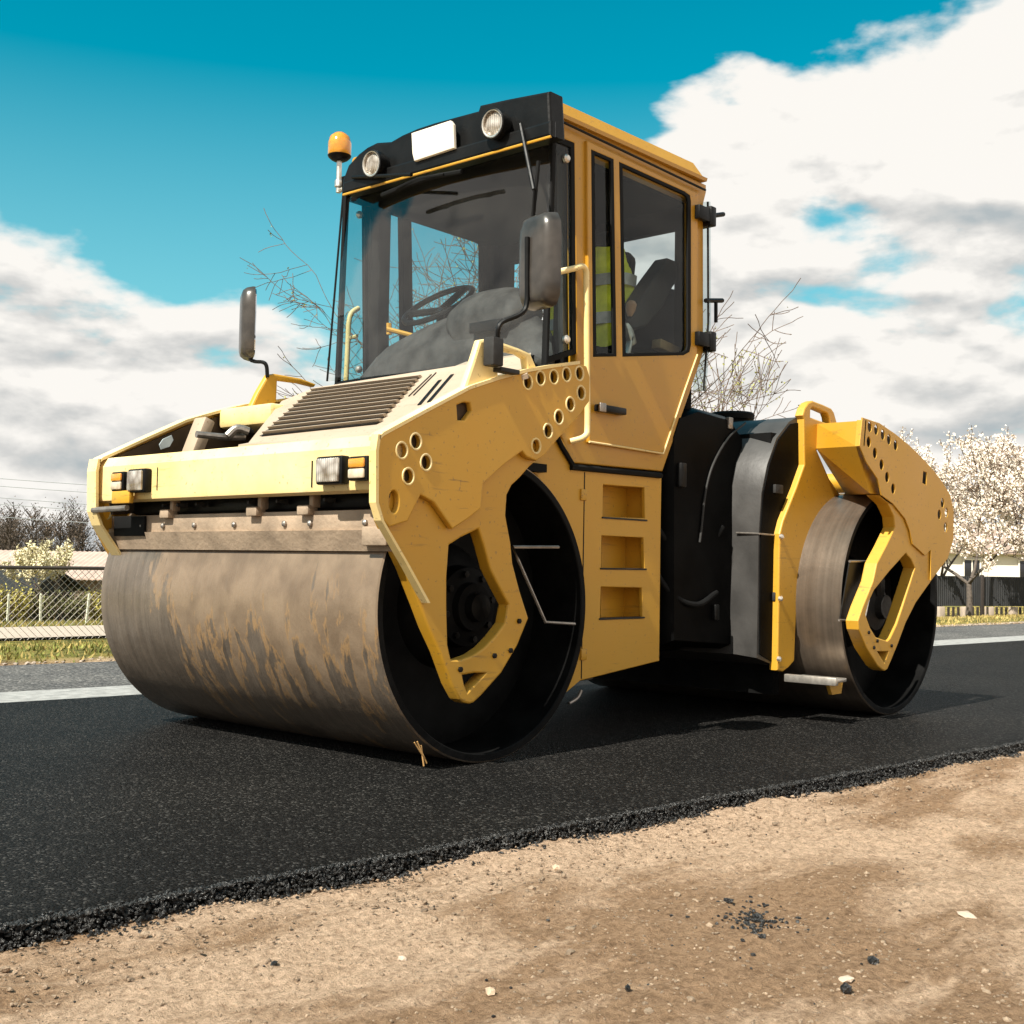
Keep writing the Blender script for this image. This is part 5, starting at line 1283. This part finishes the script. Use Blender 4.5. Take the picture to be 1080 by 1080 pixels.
# concrete path, garden fence, wire fence
def ribbon(name, v0, v1, u0, u1, dz, mat, kind='structure', n=40):
    V_, F_ = [], []
    m_ = 12
    for i in range(n+1):
        u = u0+(u1-u0)*i/n
        for j in range(m_+1):
            v = v0+(v1-v0)*j/m_; V_.append(road(u, v, terr(u, v)+dz))
    for i in range(n):
        for j in range(m_): q = i*(m_+1)+j; F_.append((q, q+m_+1, q+m_+2, q+1))
    me = bpy.data.meshes.new(name); me.from_pydata(V_, [], F_); return tag(link(name, me, mat, None, True), kind=kind)
ribbon('path', 18.9, 23.2, -30, 16, .05, CONC)
METAL = simple('rusty_dark_metal', (.05, .04, .035), .7, .3)
def wire_fence(u0, u1, v, h, label):
    T = empty('wire_fence', road(u0, v, terr(u0, v))); tag(T, label, 'fence')
    n = int((u1-u0)/2.4)
    for i in range(n+1):
        u = u0+(u1-u0)*i/n; b = road(u, v, terr(u, v)-.05); mb = MB(); mb.tube([b, b+Vector((0, 0, h+.1))], .025, 8, 0); mb.build('post', METAL, T)
    zt_ = terr(u0, v)+h
    mb = MB(); mb.tube([road(u0, v, zt_), road(u1, v, zt_)], .028, 8, 0); mb.build('rail', METAL, T)
    V_, E = [], []
    paths = []; step = .11; zb = terr(u0, v)+.03; H_ = h-.05
    k = u0-H_
    while k < u1:
        for s in (1, -1):
            a0, a1 = (k, k+H_) if s > 0 else (k+H_, k)
            x0_, z0_, x1_, z1_ = a0, zb, a1, zb+H_
            if min(x0_, x1_) < u0 or max(x0_, x1_) > u1: continue
            paths.append([(road(x0_, v+.03, z0_), .0045), (road(x1_, v+.03, z1_), .0045)])
        k += step
    tubes_mesh('mesh', paths, simple('galvanised_wire', (.42, .38, .33), .5, .4), T)
wire_fence(-6, 13.2, 18.5, 1.12, 'low chain link fence with dark top rail along the path on the left')
# garden stakes
stk = simple('pale_stake_wood', (.55, .55, .42), .8)
lbls = {10: 'pale garden stake nearest the left edge behind the path', 45: 'pale garden stake in the middle of the three behind the path', 93: 'pale garden stake nearest the front drum behind the path'}
for px, lb in lbls.items():
    b = at(px, 25.5); mb = MB(); rr = random.Random(px); ln = rr.uniform(-.04, .06)
    mb.ring([[b+Vector((dx, dy, 0)) for dx, dy in ((-.02, -.02), (.02, -.02), (.02, .02), (-.02, .02))], [b+Vector((ln+dx, dy, .6)) for dx, dy in ((-.02, -.02), (.02, -.02), (.02, .02), (-.02, .02))], [b+Vector((ln+dx*.2, dy*.2, .64)) for dx, dy in ((-.02, -.02), (.02, -.02), (.02, .02), (-.02, .02))]])
    tag(mb.build('garden_stake', stk, None, smooth=False), lb, 'stake', 'garden stakes')
FORS = simple('yellow_flowering_twigs', (.30, .26, .06), .8, 0, .6, 2)
BUSHM = simple('brown_green_bush', (.10, .10, .035), .9, 0, .6, 2)
def bush(px, depth, w, h, mat, label, seed, n=900):
    rr = random.Random(seed); b = at(px, depth); T = empty('bush', b); tag(T, label, 'bush', 'garden bushes'); paths, L_ = [], []
    for k in range(26):
        a = rr.uniform(0, 2*PI); r = rr.uniform(0, w/2); e = b+Vector((math.cos(a)*r, math.sin(a)*r, h*rr.uniform(.6, 1.1)))
        paths.append([(b+Vector((math.cos(a)*r*.4, math.sin(a)*r*.4, 0)), .012), (b.lerp(e, .5)+Vector((rr.gauss(0, .05), rr.gauss(0, .05), 0)), .009), (e, .005)])
        for j in range(n//26): t = rr.uniform(.15, 1.02); L_.append(b.lerp(e, t)+Vector((rr.gauss(0, .07), rr.gauss(0, .07), rr.gauss(0, .05))))
    tubes_mesh('stems', paths, TWIG, T, .004); leaves_mesh('foliage', L_, .035, mat, T, rr)
for k, (px, mat, w, h, lb) in enumerate([(4, FORS, 1.0, .95, 'yellow flowering bush at the left edge behind the wire fence'), (24, FORS, .8, .8, 'yellow flowering bush just right of the leftmost garden stake'), (50, BUSHM, 1.6, .75, 'wide brown green bush under the small blossoming tree'), (82, BUSHM, 1.2, .7, 'brown green bush between the middle stake and the front drum'), (104, FORS, .9, .7, 'sparse yellow bush partly hidden by the front drum')]):
    bush(px, 27.5+k*.3, w, h, mat, lb, k+40)

# grass tufts on the verge and in the garden (uncountable)
def grass(name, areas, mat, label, seed):
    rr = random.Random(seed); V_, F_ = [], []
    for (u0, u1, v0, v1, n, h) in areas:
        for k in range(n):
            u = rr.uniform(u0, u1); v = rr.uniform(v0, v1); b = road(u, v, terr(u, v)-.01); a = rr.uniform(0, PI); w = Vector((math.cos(a), math.sin(a), 0))*.012*rr.uniform(.6, 1.6)
            t = Vector((rr.gauss(0, .4), rr.gauss(0, .4), 1))*h*rr.uniform(.4, 1.2); i = len(V_); V_ += [b-w, b+w, b+t]; F_.append((i, i+1, i+2))
    me = bpy.data.meshes.new(name); me.from_pydata(V_, [], F_); tag(link(name, me, mat), label, 'grass', kind='stuff')
GR = simple('spring_grass', (.15, .16, .03), .8, 0, .6, 1.2); GY = simple('dry_yellow_grass', (.37, .28, .09), .85, 0, .35, 1.5)
grass('grass', [(-2, 12, 9.15, 18.3, 22000, .05), (-2, 12, 23.3, 26, 6000, .10)], GR, 'green spring grass on the far verge and in the garden', 5)
grass('dry_grass', [(-2, 12, 9.15, 18.3, 12000, .055), (14, 40, 9.15, 20, 26000, .06), (-2, 12, 23.3, 26, 5000, .10)], GY, 'dry yellow grass on the far verge beside the old asphalt', 6)
# grit at the far road edge
items = [(road(rnd.uniform(-1, 40)**1.0, 9.06+abs(rnd.gauss(0, .12)), -.005), rnd.uniform(.008, .03), .6) for k in range(1500)]
gravel('verge_grit', items, simple('grit', (.33, .26, .2), .9, 0, .4, 9), 'brown grit along the far edge of the old asphalt')

# ---- dark fence on the right with pickets and concrete feet
def right_fence():
    a, b = P(984, 655, 'z', -.30), P(1150, 653, 'z', -.30)
    d = at(984, 27.4), at(1180, 29.5); a = d[0]; b = d[1]; a.z = b.z = -.33
    ex = (b-a); w = ex.length; ex.normalize(); ey = Vector((-ex.y, ex.x, 0))
    T = empty('panel_fence', a); tag(T, 'dark ribbed metal panel fence on concrete feet below the blossoming tree', 'fence')
    DP = simple('dark_ribbed_metal', (.035, .036, .038), .45, .3, .25, 3)
    zb, zt_ = .02, .70
    n = 4; pw = w/n
    for k in range(n):
        mb = MB(); m_ = 24; rows = []
        for i in range(2*m_+1):
            x = k*pw+.04+(pw-.08)*i/(2*m_); o_ = .02*(i % 2); v = a+ex*x+ey*o_; rows.append([Vector((v.x, v.y, zb)), Vector((v.x, v.y, zt_)), Vector((v.x, v.y, zt_))+ey*.01, Vector((v.x, v.y, zb))+ey*.01])
        mb.ring(rows); mb.build('fence_panel', DP, T, smooth=False)
    for k in range(n+1):
        v = a+ex*(k*pw); mb = MB(); mb.obox((v.x, v.y, (zt_-.33)/2+.02), ex, ey, (0, 0, 1), .07, .07, zt_+.36, .005); mb.build('post', METAL, T)
    for k in range(2*n+1):
        v = a+ex*(k*pw/2+.12)-ey*.1; mb = MB(); mb.obox((v.x, v.y, -.16), ex, ey, (0, 0, 1), .16, .14, .34, .01); mb.build('concrete_foot', CONC, T)
    mb = MB()
    k = .3
    while k < w: v = a+ex*k; mb.obox((v.x, v.y, -.13), ex, ey, (0, 0, 1), .05, .03, .26); k += .14
    pk = mb.build('pickets', METAL, T, smooth=False)
right_fence()
# power lines with their pole far left, beyond the frame
def wire(i, p0, p1, sag, label):
    mb = MB(); pts_ = [p0.lerp(p1, t/12)-Vector((0, 0, sag*4*(t/12)*(1-t/12))) for t in range(13)]
    mb.tube(pts_, .016, 5, 0); tag(mb.build('power_line', simple('grey_cable', (.25, .27, .28), .6), None), label, 'cable', 'power lines')
for i, (y0_, y1_, lb) in enumerate([(504, 511, 'highest power line crossing the sky left of the front beam'), (512, 519, 'second power line from the top left of the front beam'), (524, 533, 'third power line from the top left of the front beam'), (531, 538, 'fourth power line from the top just above the far wood'), (545, 549, 'lowest power line crossing in front of the far wood')]):
    def q_(px, py, dep): d = ray(px, py); return CP+d*(dep/d.dot(CF))
    p0, p1 = q_(-60, y0_-4, 60), q_(420, y1_+18, 62)
    wire(i, p0, p1, .12, lb)
